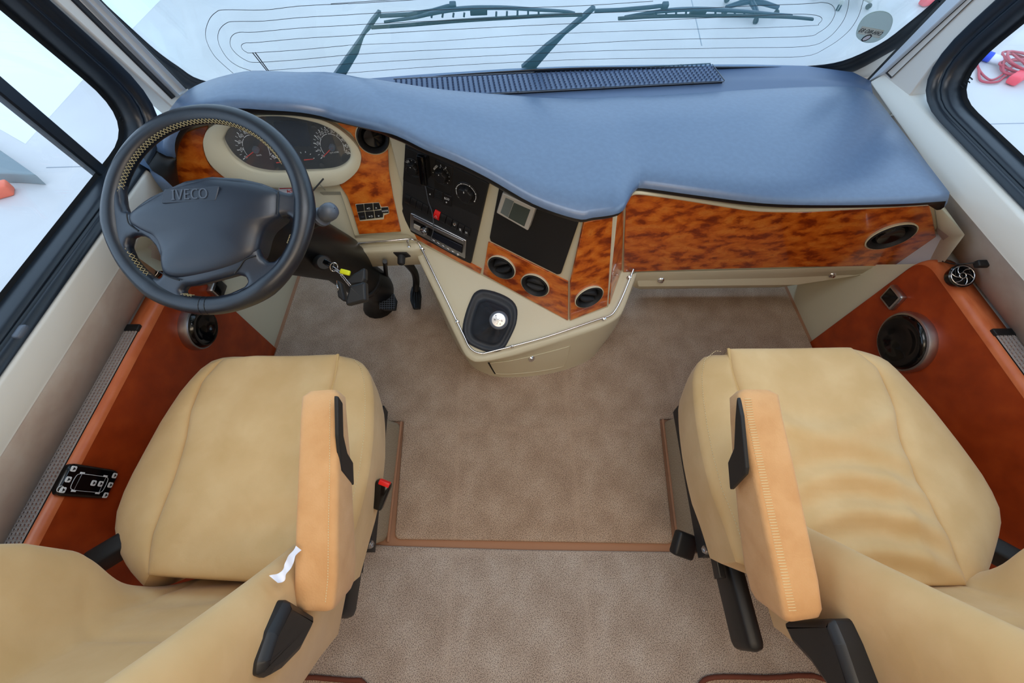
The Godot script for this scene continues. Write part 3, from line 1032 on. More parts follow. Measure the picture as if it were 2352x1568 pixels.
	for pair in [[e0 - w2 * 0.06, e0 + u - w2 * 0.06], [e0 + w2 * 1.06, e0 + u + w2 * 1.06], [e0 + u * 1.004, e0 + u * 1.004 + w2]]:
		s.tube(pair, 0.0016, 6)
	obj("grille_rim", s, M.grey_plastic, gm)
	for f in [0.08, 0.36, 0.62, 0.9]:
		for e in [-0.03, 1.03]:
			s = Shape.new()
			s.lathe(along(e0 + u * f + w2 * e + nn * 0.001, nn), [Vector2(0.0045, 0), Vector2(0.004, 0.001), Vector2(0.001, 0.0016)], 10)
			obj("screw", s, M.black, gm)
	# --- cream carcass: driver's fascia, centre stack, side faces, passenger's fascia
	var Dn = v(.1397, .1754, .9745)
	var Sn = v(-.4016, .0366, .9151)
	var Gn = v(0, -.1597, .9872)
	var fs = frame(v(0, 0, 0), Sn)
	var f2 = frame(v(0, 0, 0), v(.2828, .0383, .9584))
	var fg = frame(v(0, 0, 0), Gn)
	var fd = frame(v(0, 0, 0), Dn)
	plate("driver_fascia", [v(-.8686, .8473, -1.0811), v(-.7538, .8899, -1.1052), v(-.5837, .8917, -1.1299), v(-.4149, .8734, -1.1508), v(-.2938, .8314, -1.1606), v(-.289, .7618, -1.1488), v(-.3014, .4382, -1.0888), v(-.5075, .4585, -1.0629), v(-.6832, .4135, -1.0296), v(-.8672, .4393, -1.0079), v(-.9864, .5217, -1.0056), v(-.9712, .6521, -1.0313)], Dn, 0.03, 0.004, M.cream, dash, [ell(v(-.3717, .7858, -1.1413), fd.basis.x * 0.044, fd.basis.y * 0.044)])
	plate("stack_fascia", [v(-.3201, .8054, -1.1175), v(-.2127, .8053, -1.0704), v(-.0515, .7494, -.9974), v(.198, .7276, -.8871), v(.2056, .7191, -.8834), v(.2134, .2845, -.8626), v(-.3119, .4187, -1.0984), v(-.319, .6883, -1.1124)], Sn, 0.03, 0.003, M.cream, dash, [ell(v(-.0204, .4371, -.9713), fs.basis.x * 0.046, fs.basis.y * 0.046), ell(v(.0883, .4039, -.9222), fs.basis.x * 0.046, fs.basis.y * 0.046)])
	plate("side_fascia", [v(.1986, .7312, -.8763), v(.2918, .7238, -.9035), v(.343, .3065, -.9019), v(.2105, .283, -.8619)], v(.2828, .0383, .9584), 0.02, 0.003, M.cream, dash, [ell(v(.2623, .3907, -.8815), f2.basis.x * 0.046, f2.basis.y * 0.046)])
	plate("return_fascia", [v(.2881, .6949, -.9097), v(.3428, .6645, -.9979), v(.3989, .3563, -1.0149), v(.3408, .3089, -.9001)], v(.8621, .1298, .4898), 0.006, 0.001, M.cream, dash)
	plate("glovebox_fascia", [v(.3037, .7621, -.9455), v(.5009, .7471, -.9479), v(.755, .7078, -.9543), v(.9967, .7046, -.9548), v(1.1681, .7091, -.9541), v(1.3371, .5412, -.9812), v(1.4022, .3959, -1.0047), v(.7327, .3551, -1.0113), v(.3949, .345, -1.0129)], Gn, 0.03, 0.004, M.cream, dash, [ell(v(1.1796, .548, -.9801), fg.basis.x * 0.060, fg.basis.y * 0.060)])
	s = Shape.new()
	s.tube(spl([v(.3221, .7472, -.9398), v(.348, .7532, -.9388), v(.4605, .7326, -.9422), v(.591, .7042, -.9467), v(.6984, .6837, -.9501), v(.823, .6802, -.9506), v(.9652, .6887, -.9492), v(1.1609, .7016, -.9472)], 4), 0.006, 8)
	obj("glovebox_rim", s, M.cream, dash)
	# underside and lid of the lower locker on the passenger's side
	var under = [v(.4336, .3636, -1.0059), v(1.3719, .3992, -1.0001), v(1.3719, .3992, -1.0001) + v(0, -0.005, -0.05), v(.4336, .3636, -1.0059) + v(0, -0.005, -0.05)]
	s = Shape.new()
	s.grid([[v(.3941, .3699, -1.0028), v(.9423, .3836, -1.0006), v(1.3715, .407, -.9968)], [v(.4024, .3337, -1.0067), v(.9592, .3536, -1.0035), v(1.3636, .389, -.9977)], [v(.4674, .2573, -1.03), v(1.0026, .2583, -1.03), v(1.3756, .3885, -1)], [v(.57, .0401, -1.2), v(1.1742, .0416, -1.2), v(1.6508, .1662, -1.2)]])
	obj("lower_panel", s, M.cream, dash)
	var lid = plate("locker_lid", fil([v(.4557, .3197, -1.012), v(.818, .3348, -1.012), v(1.2376, .3418, -1.012), v(1.2704, .3367, -1.012), v(1.0479, .2813, -1.012), v(.4713, .2813, -1.012)], [0.01, 0, 0, 0.02, 0.02, 0.01]), v(0, 0, 1), 0.012, 0.003, M.cream, dash)
	for p in [v(.5407, .323, -1.008), v(1.1394, .341, -1.008)]:
		s = Shape.new()
		s.lathe(along(p, v(0, 0.2, 1)), [Vector2(0.011, -0.004), Vector2(0.012, 0.002), Vector2(0.009, 0.006), Vector2(0.006, 0.007), Vector2(0.005, 0.012), Vector2(0.001, 0.013)], 16)
		obj("push_knob", s, M.chrome, lid)
	# end boxes against the two side walls
	s = Shape.new()
	s.grid([[v(1.1701, .7044, -.9508), v(1.3291, .5459, -.9764), v(1.3892, .4066, -.9989)], [v(1.2, .6962, -.9621), v(1.2, .6908, -.8368), v(1.2, .613, -.8142)]])
	obj("end_box", s, M.cream, dash)
	s = Shape.new()
	s.grid([[v(-.9552, .6201, -.99), v(-.9964, .5964, -.93), v(-1.0269, .5434, -.93), v(-1.0416, .4488, -.96)], [v(-.9, .7478, -.8351), v(-.9, .7352, -.7675), v(-.9, .7178, -.7584), v(-.9, .6593, -.7687)]])
	obj("end_box", s, M.cream, dash)
	# shelf and knee panel under the driver's dials
	var A = [v(-.6483, .44, -.9292), v(-.6085, .44, -1.1352), v(-.5059, .44, -1.0473), v(-.308, .44, -1.0565)]
	s = Shape.new()
	s.grid([[v(-.5521, .6578, -1.0759), v(-.4953, .6517, -1.083), v(-.4933, .5015, -1.0562), v(-.33, .4872, -1.0771), v(-.2966, .458, -1.0766)], [v(-.6487, .47, -1.2452), v(-.5675, .46, -1.1884), v(-.5132, .44, -1.0879), v(-.3225, .44, -1.0955), v(-.3038, .44, -1.087)], [v(-.6276, .45, -1.1568), v(-.5788, .44, -1.0991), v(-.503, .44, -1.0473), v(-.3122, .44, -1.0546), v(-.2955, .44, -1.0624)], [v(-.6307, .435, -1.1602), v(-.5791, .425, -1.0979), v(-.505, .425, -1.0499), v(-.3138, .425, -1.0573), v(-.2954, .425, -1.0651)], [v(-.6514, .37, -1.1634), v(-.5782, .37, -1.0938), v(-.4988, .37, -1.0413), v(-.3007, .37, -1.0507), v(-.2754, .37, -1.0564)], [v(-.6514, .37, -1.1634) + v(0, -0.01, -0.25), v(-.5782, .37, -1.0938) + v(0, -0.01, -0.25), v(-.4988, .37, -1.0413) + v(0, -0.01, -0.25), v(-.3007, .37, -1.0507) + v(0, -0.01, -0.25), v(-.2754, .37, -1.0564) + v(0, -0.01, -0.25)]])
	obj("driver_shelf", s, M.cream, dash)
	plate("knee_panel", [v(-.9653, .5567, -1.0067), v(-.6357, .6198, -1.0653), v(-.6487, .5084, -1.0434), v(-.6907, .3861, -1.0154), v(-1.0073, .3967, -.9719)], Dn, 0.02, 0.004, M.shroud, dash)
	# --- burl wood
	plate("burl_panel", spl([v(-.8667, .8202, -1.0662), v(-.8257, .845, -1.0766), v(-.7726, .8553, -1.086), v(-.788, .8352, -1.0802), v(-.807, .8058, -1.0722), v(-.8134, .7753, -1.0658), v(-.8092, .7425, -1.0605), v(-.7897, .7156, -1.0585), v(-.8188, .7034, -1.0521), v(-.8849, .7104, -1.0439), v(-.9255, .7096, -1.0379), v(-.9005, .7661, -1.0517)], 3, true), Dn, 0.008, 0.0015, M.burl, dash)
	plate("burl_panel", [v(-.4689, .864, -1.1311), v(-.4168, .8598, -1.1378), v(-.3665, .8449, -1.1424), v(-.3244, .8227, -1.1444), v(-.3456, .6985, -1.119), v(-.3497, .6161, -1.1036), v(-.3493, .4929, -1.0815), v(-.4811, .4998, -1.0638), v(-.4804, .5846, -1.0792), v(-.4829, .6322, -1.0874), v(-.4944, .6677, -1.0921), v(-.4698, .6797, -1.0978), v(-.4416, .7017, -1.1058), v(-.4211, .7288, -1.1137), v(-.4145, .7455, -1.1176), v(-.413, .779, -1.1238), v(-.4241, .8077, -1.1274), v(-.4477, .8299, -1.128)], Dn, 0.008, 0.0015, M.burl, dash, [ell(v(-.3688, .7913, -1.1324), fd.basis.x * 0.044, fd.basis.y * 0.044)])
	plate("burl_panel", [v(-.3511, .4746, -1.1113), v(-.3385, .4831, -1.1062), v(-.0897, .4029, -.9938), v(-.094, .3801, -.9947), v(-.3521, .463, -1.1113)], Sn, 0.008, 0.001, M.burl, dash)
	plate("burl_panel", [v(-.0601, .5337, -.986), v(.184, .4711, -.8764), v(.2023, .2893, -.8611), v(-.0849, .3821, -.9908)], Sn, 0.008, 0.0015, M.burl, dash, [ell(v(-.0203, .444, -.9649), fs.basis.x * 0.046, fs.basis.y * 0.046), ell(v(.0877, .411, -.9162), fs.basis.x * 0.046, fs.basis.y * 0.046)])
	plate("burl_panel", [v(.2007, .7127, -.8709), v(.2791, .7118, -.8941), v(.3361, .3226, -.8953), v(.2102, .2948, -.8571), v(.19, .4877, -.8588)], v(.2828, .0383, .9584), 0.008, 0.0015, M.burl, dash, [ell(v(.2607, .3975, -.8761), f2.basis.x * 0.046, f2.basis.y * 0.046)])
	plate("burl_panel", [v(.2883, .7068, -.903), v(.3228, .6956, -.9608), v(.381, .4058, -.9864), v(.3455, .3251, -.9025)], v(.8621, .1298, .4898), 0.005, 0.001, M.burl, dash)
	plate("burl_panel", [v(.3152, .7473, -.9398), v(.3468, .7532, -.9388), v(.4623, .7276, -.943), v(.5949, .6956, -.9481), v(.7031, .6748, -.9515), v(.8297, .6694, -.9524), v(.9717, .6799, -.9507), v(1.1638, .693, -.9486), v(1.2066, .655, -.9547), v(1.3164, .5486, -.9719), v(1.3733, .4172, -.9932), v(1.3613, .3969, -.9965), v(.9428, .3942, -.9969), v(.6451, .3866, -.9981), v(.3955, .3754, -.9999), v(.3601, .5339, -.9743)], Gn, 0.008, 0.002, M.burl, dash, [ell(v(1.168, .5573, -.9705), fg.basis.x * 0.060, fg.basis.y * 0.060)])
	# --- air vents
	vent(v(-.0202, .4486, -.9607), Sn, 0.0475, 0.6)
	vent(v(.0874, .4158, -.9122), Sn, 0.0475, 0.05)
	vent(v(.2594, .403, -.8717), v(.2828, .0383, .9584), 0.0475, -0.45)
	vent(v(-.3682, .7925, -1.1306), Dn, 0.045, 0.0, true)
	vent(v(1.1622, .562, -.9657), Gn, 0.062, -0.5, true)
	# small rotary light switch under the shelf
	s = Shape.new()
	s.slab([v(-.3693, .4733, -1.005), v(-.3274, .4727, -1.005), v(-.3169, .4546, -1.005), v(-.3332, .4508, -1.005), v(-.3597, .4532, -1.005)], v(0, 0.2, 1), 0.006, 0.001)
	var ls = obj("light_switch", s, M.black, dash)
	s = Shape.new()
	s.lathe(along(v(-.3465, .4522, -1), v(0, -0.35, 1)), [Vector2(0.013, -0.01), Vector2(0.012, 0.016), Vector2(0.009, 0.02), Vector2(0.001, 0.021)], 16)
	obj("knob", s, M.black_soft, ls)
	# headlamp and mode switch block in the burl panel
	var sw = plate("switch_block", fil([v(-.4662, .6043, -1.0838), v(-.3947, .6022, -1.0936), v(-.3919, .586, -1.0911), v(-.3701, .5854, -1.0941), v(-.3724, .5619, -1.0896), v(-.3888, .5576, -1.0864), v(-.3935, .5435, -1.0832), v(-.4674, .546, -1.0731)], 0.003, 2), Dn, 0.006, 0.001, M.cream, dash)
	for p in [[v(-.4633, .6039, -1.081), v(-.441, .6032, -1.0841), v(-.4441, .5807, -1.0796), v(-.4653, .5799, -1.0764)], [v(-.4393, .6035, -1.0844), v(-.4137, .6028, -1.0879), v(-.4174, .5799, -1.0833), v(-.4429, .5806, -1.0797)], [v(-.412, .6027, -1.0881), v(-.3946, .6021, -1.0905), v(-.3937, .5819, -1.087), v(-.4156, .5802, -1.0836)], [v(-.3916, .5854, -1.088), v(-.3706, .5849, -1.0909), v(-.3727, .5666, -1.0873), v(-.3936, .5667, -1.0843)], [v(-.4652, .577, -1.0759), v(-.444, .5779, -1.0791), v(-.4461, .5522, -1.0742), v(-.4649, .552, -1.0715)], [v(-.4424, .5777, -1.0793), v(-.4164, .577, -1.0829), v(-.4194, .5529, -1.0781), v(-.4443, .5525, -1.0745)], [v(-.4146, .5773, -1.0832), v(-.3935, .5772, -1.0862), v(-.3905, .5635, -1.0842), v(-.3936, .5532, -1.0819), v(-.4172, .5531, -1.0785)]]:
		plate("button", p, Dn, 0.004, 0.001, M.black, sw)
	var xd = frame(v(0, 0, 0), Dn)
	words("lettering", "MODE", 0.005, Transform3D(xd.basis, v(-.3825, .5744, -1.0867)), M.print, sw)
	words("lettering", "TRIP", 0.004, Transform3D(xd.basis, v(-.454, .5628, -1.0743)), M.grey_plastic, sw)
	for q2 in [v(-.4065, .5881, -1.0857), v(-.4328, .5888, -1.0821)]:
		glyph_triangle(q2, xd, 0.0026, 1.0, sw)
	for q2 in [v(-.405, .5594, -1.0807), v(-.4328, .5608, -1.077)]:
		glyph_triangle(q2, xd, 0.0026, -1.0, sw)
	for q2 in [v(-.4271, .5881, -1.0828), v(-.4254, .5613, -1.0782)]:
		words("lettering", "D", 0.006, Transform3D(xd.basis, q2), M.print, sw)


func glyph_triangle(p: Vector3, x: Transform3D, r: float, way: float, parent: Node3D) -> void:
	var s := Shape.new()
	s.slab([p + x.basis.y * r * way, p + (x.basis.x - x.basis.y * way * 0.8) * r, p - (x.basis.x + x.basis.y * way * 0.8) * r], x.basis.z, 0.0006, 0.0)
	obj("symbol", s, M.print, parent)


func vent(c: Vector3, n: Vector3, r: float, turn: float, closed := false) -> void:
	var x = along(c, n)
	var s := Shape.new()
	s.lathe(x, [Vector2(r * 1.0, -0.006), Vector2(r * 1.04, 0.002), Vector2(r * 0.99, 0.004), Vector2(r * 0.96, 0.0)], 36)
	var root = obj("air_vent", s, M.cream, dash)
	s = Shape.new()
	s.lathe(x, [Vector2(r * 0.97, -0.004), Vector2(r * 0.95, 0.005), Vector2(r * 0.88, 0.006), Vector2(r * 0.74, -0.004), Vector2(r * 0.70, -0.016), Vector2(r * 0.66, -0.03), Vector2(0.001, -0.034)], 36)
	obj("bezel", s, M.black_soft, root)
	var f = frame(c, n)
	var up = f.basis.y.rotated(n, turn)
	var rt = f.basis.x.rotated(n, turn)
	if closed:
		s = Shape.new()
		var prof = [Vector2(r * 0.72, -0.012), Vector2(r * 0.70, -0.006), Vector2(r * 0.55, 0.002), Vector2(r * 0.3, -0.001), Vector2(0.001, -0.003)]
		s.lathe(x, prof, 30)
		obj("flap", s, M.black_gloss, root)
		return
	for k in 2:   # two curved louvre blades with a gap between them
		s = Shape.new()
		var rows := []
		for i in 9:
			var a = lerpf(-0.62, 0.62, i / 8.0)
			var wide = sqrt(maxf(0.02, 0.46 - a * a))
			var lo: float = 0.06 if k == 0 else -0.12
			var hi: float = wide if k == 0 else -wide
			var row := []
			for j in 7:
				var t = j / 6.0
				row.append(c + rt * a * r + up * lerpf(lo, hi, t) * r + n * (0.004 - 0.026 * (1.0 - sin(PI * (0.18 + 0.74 * t))) - 0.012 * a * a))
			rows.append(row)
		s.grid(rows)
		var low := []
		for row in rows:
			low.append(shift(row, -n * 0.012))
		s.grid(low)
		s.grid([rows[0], low[0]])
		s.grid([rows[8], low[8]])
		var e0 := []
		var e1 := []
		var d0 := []
		var d1 := []
		for i in 9:
			e0.append(rows[i][0]); d0.append(low[i][0])
			e1.append(rows[i][6]); d1.append(low[i][6])
		s.grid([e0, d0])
		s.grid([e1, d1])
		obj("louvre", s, M.black_soft, root)


# ------------------------------------------------------------------ instrument cluster
func cluster() -> void:
	var n = v(.1397, .1754, .9745)
	var x = frame(v(0, 0, 0), n)
	var outer = spl([v(-.795, .8177, -1.0637), v(-.781, .8399, -1.0698), v(-.7597, .8581, -1.0761), v(-.718, .8723, -1.0846), v(-.6723, .8777, -1.0921), v(-.6342, .8783, -1.0977), v(-.5953, .8759, -1.1029), v(-.5511, .8708, -1.1083), v(-.5149, .8633, -1.1121), v(-.4761, .8499, -1.1153), v(-.4434, .8251, -1.1155), v(-.4194, .7937, -1.1133), v(-.4089, .7655, -1.1097), v(-.4123, .7398, -1.1046), v(-.4301, .7125, -1.0971), v(-.4625, .6893, -1.0883), v(-.4966, .6776, -1.0813), v(-.5772, .6791, -1.07), v(-.6605, .6875, -1.0596), v(-.7276, .6998, -1.0522), v(-.7702, .7168, -1.0491), v(-.793, .7468, -1.0513), v(-.803, .7798, -1.0558)], 3, true)
	var inner = spl([v(-.7464, .8188, -1.075), v(-.7347, .8355, -1.0797), v(-.715, .8511, -1.0853), v(-.6769, .8658, -1.0934), v(-.6327, .8711, -1.1007), v(-.5946, .8705, -1.1061), v(-.5542, .865, -1.1109), v(-.5195, .8526, -1.1136), v(-.4846, .8382, -1.116), v(-.457, .816, -1.116), v(-.4429, .7935, -1.114), v(-.4358, .7741, -1.1115), v(-.4378, .755, -1.1078), v(-.4476, .7385, -1.1034), v(-.4685, .725, -1.098), v(-.4963, .7184, -1.0928), v(-.5328, .7184, -1.0876), v(-.5851, .7214, -1.0806), v(-.647, .725, -1.0724), v(-.6855, .7334, -1.0684), v(-.7132, .746, -1.0667), v(-.7328, .7662, -1.0675), v(-.7434, .7871, -1.0698)], 3, true)
	var s := Shape.new()
	s.grid([shift(outer, -n * 0.016), outer, shift(outer, n * 0.003)] , true)
	var back = shift(inner, -n * 0.024)
	var rows := []
	for f in [0.0, 0.12, 0.5, 0.88, 1.0]:
		var row := []
		for i in outer.size():
			row.append((outer[i] + n * 0.003).lerp(inner[i], f) + n * 0.006 * sin(PI * f))
		rows.append(row)
	rows.append(back)
	s.grid(rows, true)
	var cl = obj("instrument_cluster", s, M.cream, dash)
	s = Shape.new()
	s.poly(shift(inner, -n * 0.016), n)
	obj("face", s, M.dial_face, cl)
	# dials
	gauge(cl, x, n, v(-.4844, .7734, -1.1167), v(-.5149, .7762, -1.1129), v(-.4745, .8067, -1.1241), 50, 5, ["0", "5", "10", "15", "20", "25", "30", "35", "40", "45", "50"], 211.0, -24.0, "rpm x100", 0.0)
	gauge(cl, x, n, v(-.6817, .7854, -1.0906), v(-.7127, .7883, -1.0867), v(-.6674, .8197, -1.0988), 8, 1, ["0", "20", "40", "60", "80", "100", "120", "140", "160", "180"], 203.0, -28.0, "km/h", 0.0)
	# middle screen and the two small gauges
	s = Shape.new()
	s.slab([v(-.6112, .8523, -1.1138), v(-.5632, .8492, -1.1201), v(-.5278, .843, -1.124), v(-.5388, .7799, -1.1111), v(-.5732, .7821, -1.1066), v(-.6262, .788, -1.1)], n, 0.004, 0.001)
	obj("trip_screen", s, M.lcd_blue, cl)
	for p in [[v(-.6385, .7456, -1.0906), 0.02], [v(-.5639, .746, -1.1014), 0.022]]:
		s = Shape.new()
		for k in 5:
			var w = lerpf(0.1, PI * 0.8, k / 4.0)
			var c: Vector3 = p[0] + (x.basis.x * cos(w) + x.basis.y * sin(w)) * p[1]
			s.rbox(Transform3D(x.basis.rotated(n, w), c), v(0.004, 0.0018, 0.0008), 0.0003)
		obj("scale_mark", s, M.print, cl)
		s = Shape.new()
		s.tube([p[0] + x.basis.x * -0.006, p[0] + x.basis.x * 0.02], [0.0016, 0.0008], 6)
		obj("needle", s, M.needle, cl)
	for p in [v(-.5168, .8268, -1.1227), v(-.5285, .7259, -1.1029)]:
		s = Shape.new()
		s.lathe(along(p, n), [Vector2(0.0075, -0.003), Vector2(0.0075, 0.002), Vector2(0.006, 0.003), Vector2(0.001, 0.003)], 16)
		obj("reset_button", s, M.black_soft, cl)
	s = Shape.new()
	s.slab(shift(inner, -n * 0.003), n, 0.002, 0.0)
	obj("lens", s, M.glass, cl)
	# warning label under the cluster and the dipstick-like pointer rod beside it
	s = Shape.new()
	s.slab([v(-.6643, .6764, -1.0714), v(-.588, .6709, -1.0814), v(-.5918, .6524, -1.0775), v(-.6717, .6571, -1.0669)], n, 0.002, 0.0005)
	var wl = obj("warning_label", s, M.white_paper, dash)
	s = Shape.new()
	s.slab([v(-.6622, .6749, -1.0708), v(-.5894, .6699, -1.0804), v(-.5901, .6678, -1.0799), v(-.6631, .6727, -1.0703)], n, 0.0008, 0.0)
	obj("red_line", s, M.red, wl)
	words("lettering", "Achtung", 0.0085, Transform3D(x.basis, v(-.6248, .6635, -1.0737)), M.red, wl)
	s = Shape.new()
	s.tube([v(-.5511, .6932, -1.0311), v(-.5221, .708, -1.0688)], 0.0022, 8)
	var rod = obj("reset_rod", s, M.black, dash)
	s = Shape.new()
	s.tube([v(-.5382, .6582, -1.0831), v(-.5352, .6973, -1.0598)], 0.0016, 6)
	obj("rod_clip", s, M.chrome, rod)


func gauge(cl: Node3D, x: Transform3D, n: Vector3, c: Vector3, left: Vector3, top: Vector3, steps: int, each: int, names: Array, a0: float, a1: float, unit: String, value: float) -> void:
	# c: the hub; left and top: points of the inner ring
	var ru = (c - left).length()
	var rv = (top - c).length()
	var at := func(w: float, k: float) -> Vector3:
		return c + x.basis.x * cos(w) * ru * k + x.basis.y * sin(w) * rv * k
	var s := Shape.new()
	var disc := []
	for k in 40:
		disc.append(at.call(TAU * k / 40, 1.62))
	s.slab(disc, n, 0.003, 0.001)
	var d = obj("dial", s, M.black_soft, cl)
	d.position = d.position - n * 0.004
	s = Shape.new()
	for seg in 6:
		var row0 := []
		var row1 := []
		for k in 7:
			var w = deg_to_rad(lerpf(a0, a1, (seg + 0.06 + 0.88 * k / 6.0) / 6.0))
			row0.append(at.call(w, 0.985) - n * 0.002)
			row1.append(at.call(w, 1.025) - n * 0.002)
		s.grid([row0, row1])
	var m = names.size() - 1
	for k in m * 2 + 1:
		var w = deg_to_rad(lerpf(a0, a1, float(k) / (m * 2)))
		var big = k % 2 == 0
		s.rbox(Transform3D(Basis(at.call(w, 1.0).direction_to(at.call(w, 1.4)), n.cross(at.call(w, 1.0).direction_to(at.call(w, 1.4))), n), at.call(w, 1.46) - n * 0.0015), v(0.006, 0.0022 if big else 0.0011, 0.0008), 0.0003)
	obj("scale_mark", s, M.print, cl)
	for k in names.size():
		var w = deg_to_rad(lerpf(a0, a1, float(k) / m))
		words("numeral", names[k], 0.0078, Transform3D(x.basis.rotated(n, (w - PI / 2) * 0.45), at.call(w, 1.22) - n * 0.002), M.print, cl)
	words("lettering", unit, 0.0042, Transform3D(x.basis, at.call(-PI / 2, 0.42) - n * 0.002), M.print, cl)
	s = Shape.new()
	var wn = deg_to_rad(a0)
	s.tube([c + n * 0.003, at.call(wn, 1.18) + n * 0.003], [0.0018, 0.0009], 6)
	obj("needle", s, M.needle, cl)
	s = Shape.new()
	s.lathe(along(c, n), [Vector2(0.009, -0.003), Vector2(0.009, 0.005), Vector2(0.0075, 0.007), Vector2(0.001, 0.007)], 20)
	obj("needle_cap", s, M.grey_plastic, cl)


# ------------------------------------------------------------------ centre stack
func stack() -> void:
	var n = v(-.4016, .0366, .9151)
	var x = frame(v(0, 0, 0), n)
	var B = x.basis
	var cp = plate("control_panel", fil([v(-.2736, .8013, -1.086), v(-.1386, .7928, -1.0264), v(-.0465, .7559, -.9846), v(-.052, .7364, -.9862), v(-.1248, .4181, -1.0054), v(-.1497, .4228, -1.0165), v(-.3312, .4813, -1.0985), v(-.3353, .5592, -1.1034), v(-.3307, .5694, -1.1018), v(-.3292, .5867, -1.1019), v(-.3124, .6532, -1.0971)], 0.004, 2), n, 0.02, 0.003, M.black_soft, dash)
	# three climate dials on their own raised tiles
	plate("tile", fil([v(-.2736, .7951, -1.0836), v(-.2301, .7859, -1.0642), v(-.2497, .6763, -1.0684), v(-.3046, .6815, -1.0927)], 0.004, 2), n, 0.004, 0.001, M.black, cp)
	plate("tile", fil([v(-.1921, .7811, -1.0473), v(-.1451, .7706, -1.0262), v(-.1589, .6759, -1.0285), v(-.2088, .6879, -1.0509)], 0.004, 2), n, 0.004, 0.001, M.black, cp)
	plate("tile", fil([v(-.1407, .7729, -1.0244), v(-.0484, .7507, -.983), v(-.0811, .6305, -.9925), v(-.1586, .6469, -1.0272)], 0.004, 2), n, 0.004, 0.001, M.black, cp)
	var dial_at = [v(-.2617, .7354, -1.0749), v(-.18, .7363, -1.0391), v(-.1136, .7005, -1.0085)]
	var dial_r = [0.029, 0.030, 0.036]
	for k in 3:
		var c: Vector3 = dial_at[k]
		var r: float = dial_r[k]
		var s := Shape.new()
		s.lathe(along(c, n), [Vector2(r, -0.004), Vector2(r, 0.001), Vector2(r * 0.96, 0.002), Vector2(r * 0.8, 0.0), Vector2(r * 0.6, -0.001)], 32)
		var d = obj("climate_dial", s, M.black, cp)
		s = Shape.new()
		var ring0 := []
		var ring1 := []
		var ring2 := []
		for j in 60:
			var w = TAU * j / 60
			var q = 0.58 + (0.09 if fmod(j, 10.0) < 5.0 else 0.0)
			ring0.append(c + (B.x * cos(w) + B.y * sin(w)) * r * q)
			ring1.append(c + (B.x * cos(w) + B.y * sin(w)) * r * q * 0.92 + n * 0.013)
			ring2.append(c + (B.x * cos(w) + B.y * sin(w)) * r * q * 0.84 + n * 0.014)
		s.grid([ring0, ring1, ring2], true)
		s.fan(ring2, false)
		obj("knob", s, M.key_black, d)
		s = Shape.new()
		s.rbox(Transform3D(B, c + B.y * r * 0.34 + n * 0.0145), v(0.0022, 0.006 if k == 2 else 0.0025, 0.001), 0.0004)
		obj("pointer", s, M.print, d)
		s = Shape.new()
		if k == 2:
			for seg in 5:
				var row0 := []
				var row1 := []
				for j in 7:
					var w = deg_to_rad(lerpf(215, -35, (seg + 0.16 + 0.68 * j / 6.0) / 5.0))
					var e = B.x * cos(w) + B.y * sin(w)
					row0.append(c + e * r * 0.83 + n * 0.0022)
					row1.append(c + e * r * 0.87 + n * 0.0022)
				s.grid([row0, row1])
			for j in 6:
				var w = deg_to_rad(lerpf(215, -35, j / 5.0))
				s.rbox(Transform3D(B.rotated(n, w), c + (B.x * cos(w) + B.y * sin(w)) * r * 0.86 + n * 0.002), v(0.003, 0.0045, 0.0006), 0.0002)
		else:
			for j in 11:
				var w = deg_to_rad(lerpf(225, -45, j / 10.0))
				if k == 0 and (j == 2):
					continue
				s.rbox(Transform3D(B.rotated(n, w), c + (B.x * cos(w) + B.y * sin(w)) * r * 0.84 + n * 0.002), v(0.0022, 0.0014, 0.0006), 0.0002)
		obj("scale_mark", s, M.print, d)
	words("lettering", "20", 0.006, Transform3D(B, v(-.2742, .7522, -1.0783)), M.print, cp)
	words("lettering", "AUTO", 0.0055, Transform3D(B.rotated(n, 0.85), v(-.1935, .7595, -1.0421)), M.print, cp)
	words("lettering", "1", 0.006, Transform3D(B, v(-.1774, .7693, -1.0354)), M.print, cp)
	words("lettering", "2", 0.006, Transform3D(B.rotated(n, -0.5), v(-.1641, .7668, -1.0295)), M.print, cp)
	# row of small buttons and the little air intake
	var e1 = plate("push_button", fil([v(-.2331, .6871, -1.0593), v(-.21, .6821, -1.049), v(-.2182, .6496, -1.0513), v(-.2385, .6552, -1.0604)], 0.002, 2), n, 0.004, 0.001, M.key_black, cp)
	var e2 = plate("push_button", fil([v(-.1819, .6793, -1.0365), v(-.1589, .6742, -1.0263), v(-.1644, .6373, -1.0272), v(-.1884, .6428, -1.0379)], 0.002, 2), n, 0.004, 0.001, M.key_black, cp)
	words("lettering", "ECO", 0.0065, Transform3D(B, v(-.1745, .6628, -1.0321)), M.print, e2)
	for p in [[v(-.1773, .6496, -1.0328), e2], [v(-.2252, .6619, -1.0543), e1]]:
		var s := Shape.new()
		s.lathe(along(p[0], n), [Vector2(0.0021, -0.001), Vector2(0.002, 0.0006), Vector2(0.001, 0.001)], 12)
		obj("lamp_dot", s, M.print, p[1])
	var inlet = plate("air_inlet", fil([v(-.2073, .6833, -1.0489), v(-.1841, .6789, -1.0386), v(-.1905, .6478, -1.0401), v(-.2157, .6527, -1.0514)], 0.002, 2), n, 0.004, 0.0008, M.black, cp)
	for k in 5:
		var f = k / 4.0
		var a: Vector3 = (v(-.207, .6777, -1.0475)).lerp(v(-.2128, .6567, -1.0492), f)
		var b: Vector3 = (v(-.1868, .6741, -1.0385)).lerp(v(-.192, .6522, -1.0399), f)
		var s := Shape.new()
		s.tube([a, b], 0.0011, 6)
		obj("slat", s, M.key_black, inlet)
	# the row of rocker switches, the red hazard switch among them
	var p0 = v(-.3024, .6166, -1.0891)
	var p1 = v(-.2137, .5895, -1.0491)
	var p2 = v(-.1232, .5601, -1.0082)
